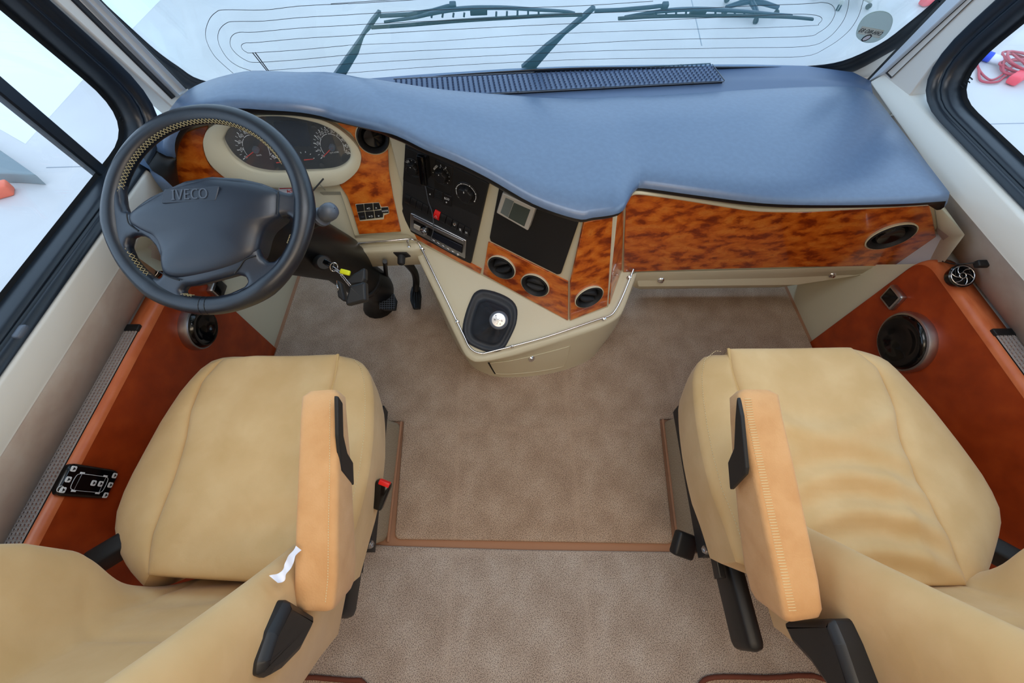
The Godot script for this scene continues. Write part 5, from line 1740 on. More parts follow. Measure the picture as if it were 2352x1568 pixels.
# ------------------------------------------------------------------ steering column, stalk, keys, pedals
func column_and_pedals() -> void:
	var C = v(-.5992, .9072, -.7042)
	var ax = (v(-.5992, .9072, -.7042) - v(0, 1.5, 0)) * 0.0 + -(v(-.0076, .8409, .5411))
	var c := thing("steering_column", "black steering column shroud under the wheel with a control stalk", "steering column", v(-0.55, 0, -1.15))
	var s := Shape.new()
	var rings := []
	var path = [[C + ax * 0.03, 0.055, 0.05], [C + ax * 0.08, 0.085, 0.07], [C + ax * 0.2, 0.10, 0.085], [C + ax * 0.32 + v(0.02, 0.01, 0), 0.10, 0.09], [v(-0.56, 0.44, -1.02), 0.085, 0.08], [v(-0.53, 0.28, -1.06), 0.07, 0.07]]
	for q in path:
		var ring := []
		for k in 24:
			var a = TAU * k / 24
			var e = v(1, 0, 0) * cos(a) * q[1] + v(0, 0.54, -0.84) * sin(a) * q[2]
			ring.append(q[0] + e)
		rings.append(ring)
	s.loft(rings)
	obj("shroud", s, M.shroud, c)
	s = Shape.new()
	s.tube(spl([v(-0.53, 0.30, -1.05), v(-.5176, .16, -1.125), v(-.5492, .05, -1.1461), v(-.5548, 0, -1.1474)], 4), res_f([0.07, 0.06, 0.058, 0.07], 13), 16)
	obj("gaiter", s, M.shroud, c)
	# stalk
	s = Shape.new()
	var a0: Vector3 = v(-.4559, .8159, -.7544)
	var a1: Vector3 = v(-.4018, .8599, -.7295)
	var a2: Vector3 = v(-.3571, .8922, -.7237)
	s.tube([a0, a1], [0.013, 0.014], 14)
	var st = obj("stalk", s, M.key_black, c)
	s = Shape.new()
	var d = (a2 - a1).normalized()
	s.lathe(along(a1, d), [Vector2(0.014, 0), Vector2(0.0195, 0.004), Vector2(0.02, 0.012), Vector2(0.017, 0.014), Vector2(0.0155, 0.018), Vector2(0.017, 0.021), Vector2(0.0185, 0.03), Vector2(0.0185, 0.04), Vector2(0.016, 0.048), Vector2(0.009, 0.054), Vector2(0.001, 0.056)], 24)
	obj("twist_grip", s, M.grey_plastic, st)
	# ignition lock and keys
	s = Shape.new()
	s.lathe(along(v(-.4751, .6679, -.7833), (v(-.4318, .7187, -.7324) - v(-.4751, .6679, -.7833))), [Vector2(0.02, -0.05), Vector2(0.019, 0.01), Vector2(0.016, 0.014), Vector2(0.001, 0.014)], 20)
	obj("ignition_lock", s, M.black, c)
	var k := thing("key_pouch", "bunch of keys with black leather pouch hanging from the ignition lock", "keys", v(-.4134, .7252, -.7053))
	s = Shape.new()
	s.rbox(Transform3D(frame(v(0, 0, 0), v(-.0076, .8409, .5411)).basis.rotated(v(-.0076, .8409, .5411), -0.5), v(-.4266, .7256, -.7245)), v(0.03, 0.014, 0.01), 0.004)
	obj("key", s, M.black_gloss, k)
	s = Shape.new()
	s.tube(ell(v(-.4113, .7292, -.7113), (v(-.4031, .7292, -.7112) - v(-.4113, .7292, -.7113)) * 1.1, (v(-.4072, .7416, -.7122) - v(-.4113, .7292, -.7113)) * 1.1, 20), 0.0014, 6, true)
	obj("split_ring", s, M.chrome, k)
	s = Shape.new()
	s.rbox(Transform3D(frame(v(0, 0, 0), v(-.0076, .8409, .5411)).basis.rotated(v(-.0076, .8409, .5411), -0.25), v(-.3809, .73, -.6938)), v(0.024, 0.012, 0.009), 0.003)
	obj("yellow_tag", s, M.yellow, k)
	s = Shape.new()
	for i in 7:
		var p: Vector3 = (v(-.3816, .7413, -.6744)).lerp(v(-.3638, .7294, -.6556), i / 6.0)
		s.tube(ell(p, (v(-.3796, .7402, -.6727) - v(-.3816, .7413, -.6744)) * 1.1, (v(-.378, .7454, -.6733) - v(-.3816, .7413, -.6744)) * 0.8, 10), 0.0007, 5, true)
	obj("chain", s, M.chrome, k)
	s = Shape.new()
	s.rbox(Transform3D(frame(v(0, 0, 0), v(-.0076, .8409, .5411)).basis.rotated(v(-.0076, .8409, .5411), -0.6), v(-.4021, .7241, -.7034)), v(0.03, 0.007, 0.005), 0.002)
	obj("key_blade", s, M.chrome, k)
	var nT = v(-.0076, .8409, .5411)
	for q in [[[v(-.3688, .7261, -.6876), v(-.3349, .7372, -.7043), v(-.3352, .7217, -.6803), v(-.3415, .7151, -.6701), v(-.3741, .714, -.6688), v(-.3811, .7217, -.6809)], 0.02], [[v(-.3638, .7289, -.6548), v(-.3287, .7337, -.6619), v(-.3272, .7099, -.6249), v(-.3734, .7034, -.6154), v(-.3742, .7099, -.6255), v(-.3659, .7262, -.6506)], 0.022], [[v(-.4165, .6988, -.7013), v(-.4019, .6932, -.6922), v(-.3929, .6704, -.6568), v(-.3982, .6693, -.6551), v(-.4117, .675, -.6641), v(-.4146, .6875, -.6836)], 0.02]]:
		s = Shape.new()
		s.slab(fil(q[0], 0.005, 3), nT, q[1], 0.005)
		obj("leather_pouch", s, M.black_gloss if q[0].size() < 0 else M.black, k)
	s = Shape.new()
	s.tube(spl([v(-.4016, .719, -.6769), v(-.3928, .7289, -.6552), v(-.3899, .724, -.6476), v(-.3998, .7063, -.6572)], 4), 0.0012, 6)
	obj("hook", s, M.chrome, k)
	# pedals
	var br := thing("brake_pedal", "square brake pedal with grid rubber beside the column gaiter", "pedal", v(-.5324, 0, -1.1612))
	var pad = fil([v(-.5183, .13, -1.1251), v(-.4653, .13, -1.1221), v(-.4443, .13, -1.0818), v(-.4433, .13, -1.0342), v(-.4911, .13, -1.0349), v(-.5156, .13, -1.061), v(-.5206, .13, -1.0939)], 0.006, 3)
	s = Shape.new()
	s.slab(pad, v(0, 0.9, 0.43), 0.016, 0.004)
	obj("pedal_pad", s, M.black_soft, br)
	for i in 7:
		for way in 2:
			s = Shape.new()
			var f = (i + 0.5) / 7.0
			var a: Vector3 = (v(-.5197, .133, -1.1159)).lerp(v(-.4526, .133, -1.1105), f) if way == 0 else (v(-.5176, .133, -1.1137)).lerp(v(-.503, .133, -1.0392), f)
			var b: Vector3 = (v(-.5078, .133, -1.0371)).lerp(v(-.4446, .133, -1.0362), f) if way == 0 else (v(-.4547, .133, -1.1128)).lerp(v(-.4449, .133, -1.0384), f)
			s.tube([a, b], 0.0014, 4)
			obj("tread_rib", s, M.grey_plastic, br)
	s = Shape.new()
	s.tube(spl([v(-.4893, .12, -1.126), v(-.4808, .17, -1.1385), v(-.4542, .28, -1.1036), v(-.4111, .42, -1.0196)], 4), 0.008, 8)
	obj("pedal_arm", s, M.key_black, br)
	var ac := thing("accelerator_pedal", "narrow ribbed accelerator pedal on a curved black arm", "pedal", v(-.4023, 0, -1.1594))
	s = Shape.new()
	s.slab(fil([v(-.4004, .1, -1.1805), v(-.3678, .1, -1.18), v(-.3571, .1, -1.1267), v(-.3542, .1, -1.062), v(-.3819, .1, -1.0602), v(-.3991, .1, -1.1047), v(-.4037, .1, -1.1456)], 0.006, 3), v(0, 0.9, 0.43), 0.014, 0.003)
	obj("pedal_pad", s, M.key_black, ac)
	for i in 4:
		s = Shape.new()
		var f = (i + 0.5) / 4.0
		s.tube([(v(-.3962, .104, -1.1654)).lerp(v(-.3674, .104, -1.165), f), (v(-.3975, .104, -1.1128)).lerp(v(-.3567, .104, -1.1122), f), (v(-.3818, .104, -1.0659)).lerp(v(-.3556, .104, -1.0655), f)], 0.0018, 5)
		obj("tread_rib", s, M.black, ac)
	s = Shape.new()
	s.tube(spl([v(-.3814, .1, -1.1546), v(-.3743, .14, -1.1741), v(-.3669, .2, -1.1606), v(-.3654, .27, -1.131), v(-.3637, .36, -1.0794)], 4), res_f([0.013, 0.014, 0.014, 0.015, 0.015], 17), 10)
	obj("pedal_arm", s, M.key_black, ac)


# ------------------------------------------------------------------ wooden side panels with speakers, grilles, sockets
func side_panels() -> void:
	for x in [-1, 1]:
		var L: bool = x < 0
		var xi: float = -0.942 if L else 1.232
		var xo: float = -0.984 if L else 1.288
		var n = v(-x, 0, 0)
		var p := thing("side_panel", "cherry wood side panel with rounded top beside the %s seat" % ("driver's" if L else "passenger's"), "wood panel", v(xi, 0, 0))
		# side view outline, front edge leaning
		var zt: float = -0.89
		var zb: float = -0.945
		var face = [v(xi, 0.0, 1.62), v(xi, 0.0, zb), v(xi, 0.555, zt), v(xi, 0.555, 1.62)]
		face = fil(face, [0.0, 0.0, 0.07, 0.0], 8)
		var s := Shape.new()
		s.slab(face, n, 0.045, 0.002)
		obj("board", s, M.cherry, p)
		# rounded top edge in the paler wood: quarter round and flat
		s = Shape.new()
		var r0 := []
		var line = fil([v(xi, 0.40, zt - 0.016), v(xi, 0.572, zt), v(xi, 0.572, 1.62)], [0.0, 0.07, 0.0], 8)
		var rows := []
		for q in line:
			var row := []
			for k in 6:
				var a = PI / 2 * k / 5.0
				row.append(v(xi - x * 0.001 + x * 0.022 * (1 - cos(a)), q.y - 0.022 * (1 - sin(a)), q.z))
			row.append(v(xo, q.y, q.z))
			row.append(v(xo, q.y - 0.03, q.z + 0.01))
			rows.append(row)
		s.grid(rows)
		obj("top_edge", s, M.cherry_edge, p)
		# cream return panel in front of it, down to the carpet
		s = Shape.new()
		s.slab([v(xi + x * 0.012, 0.0, -1.6), v(xi + x * 0.012, 0.40, -1.6), v(xi + x * 0.012, 0.40, -1.0), v(xi + x * 0.012, 0.555, zt + 0.03), v(xi + x * 0.012, 0.0, zb + 0.03)], n, 0.03, 0.001)
		obj("front_return", s, M.cream, p)
		# perforated warm-air grille with its black end cap
		var gz = -0.645 if L else -0.60
		var a0 = xi + x * 0.012
		var wdt = 0.040 if L else 0.052
		s = perforated(v(a0, 0.5735, gz) if L else v(a0 + wdt, 0.5735, gz), v(0, 0, 1.35), v(-wdt, 0, 0), 168 if L else 130, 5, 0.0026 if L else 0.0033, 0.003)
		var g = obj("heater_grille", s, M.perforated, p)
		obj("grille_well", box(v(a0, 0.5705, gz), v(a0 + x * wdt, 0.5712, gz + 1.35), 0.0002), M.hole_dark, g)
		obj("end_cap", box(v(a0 - x * 0.002, 0.568, gz - 0.016), v(a0 + x * (wdt + 0.004), 0.579, gz + 0.004), 0.003), M.black, g)
		# speaker
		var c: Vector3 = v(-.942, .4253, -.7545) if L else v(1.232, .3726, -.7067)
		var rr = 0.062 if L else 0.086
		var sp := thing("speaker", "glossy black round speaker with %s on the %s wood panel" % (["matt silver ring", "driver's"] if L else ["wide brushed silver ring", "passenger's"]), "speaker", c, )
		s = Shape.new()
		s.lathe(along(c, n), [Vector2(rr * 1.08, 0.0), Vector2(rr * 1.1, 0.012), Vector2(rr * 1.04, 0.024), Vector2(rr * 0.98, 0.026), Vector2(rr * 0.95, 0.02)], 44)
		obj("ring", s, M.silver, sp)
		s = Shape.new()
		s.lathe(along(c, n), [Vector2(rr * 0.98, 0.012), Vector2(rr * 0.96, 0.028), Vector2(rr * 0.86, 0.036), Vector2(rr * 0.72, 0.036), Vector2(rr * 0.55, 0.026), Vector2(rr * 0.3, 0.018), Vector2(0.001, 0.016)], 44)
		obj("cone", s, M.black_gloss, sp)
		# tweeter standing on the ledge
		var t: Vector3 = v(-1.0023, .585, -.8418) if L else v(1.2311, .6, -.7732)
		var tw := thing("tweeter", "small round tweeter with swirled chrome grille on the %s ledge" % ("driver's side" if L else "passenger's"), "tweeter", t)
		var ax = (v(-x * 0.25, 1.0, 0.55)).normalized()
		s = Shape.new()
		s.lathe(along(t, ax), [Vector2(0.018, -0.022), Vector2(0.028, -0.016), Vector2(0.0315, -0.002), Vector2(0.0315, 0.006), Vector2(0.027, 0.009), Vector2(0.025, 0.004), Vector2(0.001, 0.003)], 28)
		obj("body", s, M.black_gloss, tw)
		s = Shape.new()
		var f = along(t, ax)
		for k in 6:
			var q := []
			for j in 6:
				var w = TAU * k / 6 + j * 0.17
				var r = lerpf(0.007, 0.0255, j / 5.0)
				q.append(f * v(r * cos(w), 0.0085 - 0.002 * j / 5.0, r * sin(w)))
			s.tube(q, res_f([0.001, 0.0018], 6), 6)
		s.tube(ell(f * v(0, 0.0085, 0), f.basis.x * 0.0075, f.basis.z * 0.0075, 20), 0.0016, 6, true)
		s.tube(ell(f * v(0, 0.0085, 0), f.basis.x * 0.0265, f.basis.z * 0.0265, 28), 0.0016, 6, true)
		obj("swirl_grille", s, M.chrome, tw)
	# square switch on the passenger's panel
	var q = [v(1.232, .3727, -.8822), v(1.232, .4436, -.8817), v(1.232, .4517, -.8158), v(1.232, .3848, -.8212)]
	var c: Vector3 = (q[0] + q[2]) / 2
	var sq := thing("wall_switch", "square silver-framed black switch above the passenger's speaker", "switch", c)
	var s := Shape.new()
	s.rbox(Transform3D(Basis(v(1, 0, 0), -0.12), c + v(-0.008, 0, 0)), v(0.024, 0.062, 0.062), 0.008)
	obj("frame", s, M.silver, sq)
	s = Shape.new()
	s.rbox(Transform3D(Basis(v(1, 0, 0), -0.12), c + v(-0.019, 0, 0)), v(0.006, 0.044, 0.046), 0.004)
	obj("rocker", s, M.black_gloss, sq)
	# black switch under the wheel on the driver's panel
	c = v(-.942, .4184, -.9119)
	sq = thing("wall_switch", "black switch with silver frame on the driver's panel, seen through the wheel", "switch", c)
	s = Shape.new()
	s.rbox(Transform3D(Basis(v(1, 0, 0), 0.1), c + v(0.008, 0, 0)), v(0.024, 0.062, 0.062), 0.008)
	obj("frame", s, M.silver, sq)
	s = Shape.new()
	s.rbox(Transform3D(Basis(v(1, 0, 0), 0.1), c + v(0.019, 0, 0)), v(0.006, 0.048, 0.05), 0.004)
	obj("rocker", s, M.black_gloss, sq)
	# levelling control pad on the driver's panel
	var P = [v(-.929, .5845, -.2292), v(-.929, .5857, -.2964), v(-.929, .4571, -.3172), v(-.929, .4601, -.2515)]
	var lv := thing("levelling_control", "black control pad with white outline of the vehicle on the driver's wood panel", "control pad", P[0])
	s = Shape.new()
	s.slab(fil(P, 0.018, 5), v(1, 0, 0), 0.013, 0.005)
	obj("body", s, M.black_gloss, lv)
	var U: Vector3 = P[2] - P[1]
	var V: Vector3 = P[0] - P[1]
	var at := func(a: float, b: float) -> Vector3:
		return P[1] + U * a + V * b + v(0.0004, 0, 0)
	s = Shape.new()
	var body = [at.call(0.27, 0.28), at.call(0.74, 0.28), at.call(0.74, 0.80), at.call(0.27, 0.80)]
	s.tube(body, 0.0006, 5, true)
	s.tube(spl([at.call(0.27, 0.28), at.call(0.19, 0.36), at.call(0.19, 0.72), at.call(0.27, 0.80)], 5), 0.0005, 5)
	s.tube(spl([at.call(0.74, 0.28), at.call(0.80, 0.36), at.call(0.80, 0.72), at.call(0.74, 0.80)], 5), 0.0005, 5)
	for e in [[0.27, 0.26], [0.72, 0.26], [0.27, 0.82], [0.72, 0.82]]:
		s.rbox(Transform3D(Basis(U.normalized(), V.normalized(), v(1, 0, 0)), at.call(e[0], e[1])), v(0.011, 0.004, 0.001), 0.0004)
	obj("vehicle_outline", s, M.print, lv)
	for e in [[0.09, 0.17], [0.09, 0.5], [0.09, 0.82], [0.56, 0.52], [0.70, 0.52], [0.90, 0.2], [0.90, 0.52], [0.90, 0.86]]:
		s = Shape.new()
		var o: Vector3 = at.call(e[0], e[1])
		s.slab(fil([o + U * -0.05 + V * -0.09, o + U * 0.05 + V * -0.09, o + U * 0.05 + V * 0.09, o + U * -0.05 + V * 0.09], 0.003, 2), v(1, 0, 0), 0.002, 0.0006)
		var b = obj("button", s, M.print, lv)
		s = Shape.new()
		s.slab([o + U * -0.012 + V * -0.05 + v(0.0008, 0, 0), o + U * 0.032 + v(0.0008, 0, 0), o + U * -0.012 + V * 0.05 + v(0.0008, 0, 0)], v(1, 0, 0), 0.001, 0.0)
		obj("arrow", s, M.print_dark, b)
	s = Shape.new()
	s.tube(ell(at.call(0.035, 0.80), U * 0.05, V * 0.09, 20), 0.0007, 5, true)
	obj("emblem_ring", s, M.print, lv)
	# plug on a short lead at the end of the passenger's ledge
	var m := thing("plug_lead", "small black plug on a short thin lead above the passenger's tweeter", "plug", v(1.2816, .62, -.8001))
	s = Shape.new()
	s.tube(spl([v(1.2124, .6, -.8278), v(1.196, .63, -.7904), v(1.2041, .645, -.7764), v(1.2211, .655, -.7714)], 5), 0.0018, 6)
	obj("lead", s, M.black, m)
	s = Shape.new()
	s.rbox(frame(v(1.2377, .655, -.7666), v(0, 1, 0.3), v(1, 0, 0)), v(0.018, 0.036, 0.018), 0.004)
	obj("plug", s, M.black, m)


# ------------------------------------------------------------------ carpets and seats
func pad4(A: Array, B: Array, na: int, nb: int, bulge: float, pw: float, drop: float, extra, tuck := 1.0) -> Shape:
	# padded panel between two edge lines A and B running from its front to its rear
	var a = res(A, na)
	var b = res(B, na)
	var rows := []
	var us := []
	for j in nb:
		var t = j / (nb - 1.0)
		us.append(0.5 - 0.5 * cos(PI * t) if j > 0 and j < nb - 1 else t)
	var vs := []
	for i in na:
		vs.append(0.5 - 0.5 * cos(PI * i / (na - 1.0)))
	for i in na:
		var fv: float = vs[i]
		var k = fv * (na - 1)
		var i0 = mini(int(k), na - 2)
		var pa: Vector3 = a[i0].lerp(a[i0 + 1], k - i0)
		var pb: Vector3 = b[i0].lerp(b[i0 + 1], k - i0)
		var row := []
		for j in nb:
			var u: float = us[j]
			var eu = pow(maxf(0.0, 1.0 - pow(absf(2 * u - 1), pw)), 1.0 / pw)
			var ev = pow(maxf(0.0, 1.0 - pow(absf(2 * fv - 1), pw * 1.8)), 1.0 / pw)
			var p = pa.lerp(pb, u)
			var h = bulge * eu * ev
			if extra != null:
				h += extra.call(p, u, fv) * minf(eu, ev)
			row.append(p + v(0, h, 0))
		rows.append(row)
	var s := Shape.new()
	s.grid(rows)
	var cen: Vector3 = (rows[na / 2][0] + rows[na / 2][nb - 1]) / 2
	var rim: Array = rows[0].duplicate()   # the edge rolls under, back towards the middle
	for i in range(1, na):
		rim.append(rows[i][nb - 1])
	for j in range(nb - 2, -1, -1):
		rim.append(rows[na - 1][j])
	for i in range(na - 2, 0, -1):
		rim.append(rows[i][0])
	var under := [rim]
	for q in [[0.25, 0.0], [0.55, 0.025], [1.0, 0.13]]:
		var ring := []
		for p in rim:
			ring.append(p + v(0, -drop * q[0], 0) + (cen - p) * v(1, 0, 1) * q[1] * tuck)
		under.append(ring)
	s.grid(under, true)
	return s


func rrect(c: Vector3, ax: Vector3, ay: Vector3, w: float, h: float, r: float) -> Array:   # rounded rectangle ring
	return fil([c - ax * w / 2 - ay * h / 2, c + ax * w / 2 - ay * h / 2, c + ax * w / 2 + ay * h / 2, c - ax * w / 2 + ay * h / 2], r, 5)


func seat(which: int) -> void:
	var L = which == 0
	var o = v(-0.53, 0, -0.35) if L else v(0.72, 0, -0.35)
	var s := Shape.new()
	var seat_node := thing("driver_seat" if L else "passenger_seat", "tan velour driver's seat behind the steering wheel, smooth cushion" if L else "tan velour passenger's seat without a wheel before it, wrinkled cushion", "seat", o)
	# edge lines of the three cushion panels, front to rear
	var l0 = [v(-.685, .53, -.5817), v(-.7503, .53, -.5761), v(-.7796, .53, -.5408), v(-.8023, .53, -.4815), v(-.8195, .53, -.4079), v(-.8287, .53, -.3243), v(-.8349, .53, -.257), v(-.8301, .53, -.203), v(-.8194, .53, -.1729), v(-.7939, .53, -.134), v(-.7561, .53, -.0973), v(-.7161, .53, -.0689)] if L else [v(.5755, .53, -.5653), v(.5122, .53, -.574), v(.4777, .53, -.5485), v(.4591, .53, -.5035), v(.4476, .53, -.4464), v(.4384, .53, -.3739), v(.4338, .53, -.3066), v(.4335, .53, -.2299), v(.4428, .53, -.1679), v(.4486, .53, -.0943)]
	var l1 = [v(-.6193, .562, -.5632), v(-.7084, .562, -.5544), v(-.7348, .562, -.4941), v(-.7329, .562, -.415), v(-.7177, .562, -.352), v(-.7119, .562, -.3028), v(-.7084, .562, -.2544), v(-.7084, .562, -.2035), v(-.7077, .562, -.1539), v(-.6897, .562, -.0847)] if L else [v(.5547, .562, -.571), v(.5444, .562, -.512), v(.5433, .562, -.4644), v(.5505, .562, -.3862), v(.543, .562, -.2851), v(.5363, .562, -.1945), v(.5372, .562, -.1205), v(.5367, .562, -.0493)]
	var l2 = [v(-.4281, .562, -.5681), v(-.4219, .562, -.5111), v(-.4232, .562, -.4664), v(-.4212, .562, -.3999), v(-.4107, .562, -.2985), v(-.4049, .562, -.2077), v(-.4066, .562, -.1338), v(-.4099, .562, -.0662)] if L else [v(.8627, .562, -.5705), v(.8996, .562, -.507), v(.8922, .562, -.4252), v(.8728, .562, -.3605), v(.8626, .562, -.3197), v(.8553, .562, -.2342), v(.8594, .562, -.1729), v(.8589, .562, -.1082), v(.8522, .562, -.0449)]
	var l3 = [v(-.4209, .53, -.5793), v(-.3846, .53, -.571), v(-.3553, .53, -.5424), v(-.3385, .53, -.4989), v(-.327, .53, -.4458), v(-.3152, .53, -.358), v(-.3122, .53, -.2779), v(-.3168, .53, -.2046), v(-.3264, .53, -.1371), v(-.3355, .53, -.0672)] if L else [v(.9248, .53, -.5735), v(.9658, .53, -.552), v(.9855, .53, -.5011), v(1.0134, .53, -.4099), v(1.0331, .53, -.3163), v(1.0418, .53, -.2446), v(1.0375, .53, -.1899), v(1.0197, .53, -.1555), v(.9773, .53, -.109), v(.9279, .53, -.0569)]
	var left = pad4(l0, l1, 26, 14, 0.022, 2.2, 0.13, null, 0.7)
	var right = pad4(l2, l3, 26, 14, 0.022, 2.2, 0.13, null, 0.7)
	obj("cushion_bolster", left, M.velour, seat_node)
	obj("cushion_bolster", right, M.velour, seat_node)
	var fold := func(p: Vector3, u: float, w: float) -> float:
		var h = 0.012 * (u - 0.5) * (u - 0.5) * 4.0
		if L:
			h += 0.007 * sin(w * 26.0 + u * 3.0) * smoothstep(0.55, 0.9, w) * u
		else:
			var d = w * 1.0 + 0.10 * sin(u * 3.1)
			h += 0.011 * sin(d * 46.0) * smoothstep(0.42, 0.62, w) * (0.4 + 0.6 * sin(PI * u)) + 0.013 * exp(-pow((w - 0.36 - 0.10 * sin(u * PI)) / 0.05, 2.0))
			h += 0.011 * exp(-pow((u - 0.86 + 0.1 * w) / 0.05, 2.0)) * smoothstep(0.5, 0.75, w)
		return h
	obj("cushion", pad4(l1, l2, 60, 30, 0.018, 3.2, 0.13, fold, 0.15), M.velour, seat_node)
	s = Shape.new()
	s.tube(spl(shift(res(l2 if L else l1, 9).slice(0, 5), v(0, 0.004, 0)), 4), 0.004, 8)
	obj("piping", s, M.piping, seat_node)
	var st := Shape.new()
	for line in [l3 if L else l0]:
		var q = shift(res(line, 90), v(0.016 * (-1 if L else 1), 0.0225, 0))
		for i in range(8, 84):
			st.tube([q[i], q[i].lerp(q[i + 1], 0.55)], 0.0009, 4)
	obj("stitching", st, M.thread, seat_node)
	# cushion pan
	s = Shape.new()
	var pan0 := []
	var pan1 := []
	var ring = res(l0, 14)
	var back = res(l3, 14)
	back.reverse()
	ring.append_array(back)
	var cen = v(0, 0, 0)
	for p in ring:
		cen += p / ring.size()
	for p in ring:
		pan0.append(v(lerpf(p.x, cen.x, 0.14), 0.42, lerpf(p.z, cen.z, 0.14)))
		pan1.append(v(lerpf(p.x, cen.x, 0.2), 0.34, lerpf(p.z, cen.z, 0.2)))
	s.loft([pan1, pan0])
	obj("pan", s, M.black, seat_node)
	# backrest: rings up the reclined back
	var k = 1.0 if L else -1.0   # +1: aisle bolster on the right
	var xc: float = -0.560 if L else 0.745
	var rows := []
	for i in 66:
		var y = lerpf(0.42, 1.20, i / 65.0)
		var hw = 0.208 + 0.012 * sin(PI * clampf((y - 0.5) / 0.5, 0, 1)) - 0.04 * smoothstep(0.95, 1.2, y)
		var row := []
		for j in 61:   # front, side to side
			var u = lerpf(-1.0, 1.0, j / 60.0)
			var aisle: bool = u * k > 0
			var slope: float = 0.52 if aisle else 0.30
			var z0: float = -0.045 + 0.42 * (y - 0.56)
			var zb: float = (-0.150 + slope * (y - 0.60)) if aisle else (-0.070 - 0.045 * smoothstep(0.55, 0.70, y) + 0.16 * maxf(0.0, y - 0.78))
			var bol = smoothstep(0.36, 0.84, absf(u))
			var edge = sqrt(maxf(0.0, 1.0 - pow((absf(u) - 0.74) / 0.26, 2.0))) if absf(u) > 0.74 else 1.0
			var crease := 0.007 * exp(-pow((y - 0.695 - 0.01 * u) / 0.007, 2.0)) * (1.0 - smoothstep(0.55, 0.75, absf(u)))
			crease += 0.006 * exp(-pow((absf(u) - 0.50 - 0.12 * (y - 0.6)) / 0.03, 2.0))
			crease += 0.003 * sin(y * 70.0 + u * 4.0) * smoothstep(0.68, 0.56, y) * (1.0 - absf(u))
			row.append(v(xc + hw * u, y, lerpf(z0, zb, bol) + (1.0 - edge) * 0.07 + crease))
		for j in 12:
			var u = lerpf(1.0, -1.0, j / 11.0)
			row.append(v(xc + hw * u * 0.97, y, 0.075 + 0.42 * (y - 0.56) + 0.02 * (1 - u * u)))
		rows.append(row)
	var topr := []
	for p in rows[-1]:
		topr.append(v(lerpf(p.x, xc, 0.25), 1.24, lerpf(p.z, 0.33, 0.4)))
	rows.append(topr)
	s = Shape.new()
	s.loft(rows)
	obj("backrest", s, M.velour, seat_node)
	# aisle-side recliner cover
	s = Shape.new()
	if L:
		s.slab(fil([v(-.325, .7505, -.0331), v(-.325, .643, -.014), v(-.325, .6418, .0006), v(-.325, .6745, .0342), v(-.325, .7266, .054), v(-.325, .7582, .0591), v(-.325, .7822, .0543), v(-.325, .7885, .0401), v(-.325, .7799, .0068)], 0.01, 3), v(1, 0, 0), 0.05, 0.012)
	else:
		s.slab(fil([v(.49, .5551, .0052), v(.49, .698, .0026), v(.49, .7027, .0358), v(.49, .7014, .0972), v(.49, .6512, .1131), v(.49, .6087, .0657), v(.49, .5675, .0376)], 0.01, 3), v(-1, 0, 0), 0.05, 0.012)
	obj("recliner_cover", s, M.key_black, seat_node)
	s = Shape.new()
	if L:
		s.rbox(frame(v(-.8, .5266, -.1377), v(0, 1, 0), v(0.55, 0, -0.4)), v(0.04, 0.10, 0.05), 0.01)
	else:
		s.rbox(frame(v(1.02, .5046, -.0986), v(0, 1, 0), v(-0.55, 0, -0.4)), v(0.04, 0.10, 0.05), 0.01)
	obj("recliner_hinge", s, M.black, seat_node)
	# armrest, raised a little at its front
	var n0: Array
	if L:
		n0 = [[v(-.3254, .8235, -.3301), 0.064, 0.045], [v(-.323, .8119, -.2935), 0.066, 0.052], [v(-.3196, .7792, -.2149), 0.068, 0.072], [v(-.3169, .7408, -.1275), 0.069, 0.09], [v(-.3133, .7136, -.0612), 0.069, 0.10], [v(-.3147, .6973, -.0284), 0.066, 0.098]]
	else:
		n0 = [[v(.4425, .8039, -.3313), 0.073, 0.045], [v(.4413, .7932, -.2906), 0.074, 0.052], [v(.4484, .7642, -.2085), 0.074, 0.075], [v(.4545, .7333, -.1179), 0.072, 0.095], [v(.4608, .7064, -.0447), 0.070, 0.105], [v(.4652, .6868, -.0048), 0.066, 0.10]]
	rows = []
	for i in n0.size():
		var c: Vector3 = n0[i][0]
		var t: Vector3 = (n0[mini(i + 1, n0.size() - 1)][0] - n0[maxi(i - 1, 0)][0]).normalized()
		var ax = t.cross(v(0, 1, 0)).normalized()
		var ay = ax.cross(t).normalized()
		if i == 0:
			rows.append(rrect(c - t * 0.010 - ay * n0[i][2] / 2, ax, ay, n0[i][1] * 0.72, n0[i][2] * 0.66, 0.012))
		rows.append(rrect(c - ay * n0[i][2] / 2, ax, ay, n0[i][1], n0[i][2], 0.012))
		if i == n0.size() - 1:
			rows.append(rrect(c + t * 0.012 - ay * n0[i][2] / 2, ax, ay, n0[i][1] * 0.9, n0[i][2] * 0.9, 0.012))
			rows.append(rrect(c + t * 0.019 - ay * n0[i][2] / 2, ax, ay, n0[i][1] * 0.66, n0[i][2] * 0.66, 0.012))
	s = Shape.new()
	s.loft(rows)
	var arm = obj("armrest", s, M.velour_side, seat_node)
	st = Shape.new()
	var line := []
	for i in n0.size():
		line.append(n0[i][0] + v((1 if L else -1) * (n0[i][1] / 2 - 0.013), 0.0006, 0))
	line = res(line, 80)
	for i in range(2, 79):
		if L:
			st.tube([line[i], line[i].lerp(line[i + 1], 0.5)], 0.0008, 4)
		else:
			st.tube([line[i] - v(0.006, 0, 0), line[i] + v(0.006, 0, 0)], 0.0008, 4)
	obj("stitching", st, M.thread, arm)
	s = Shape.new()
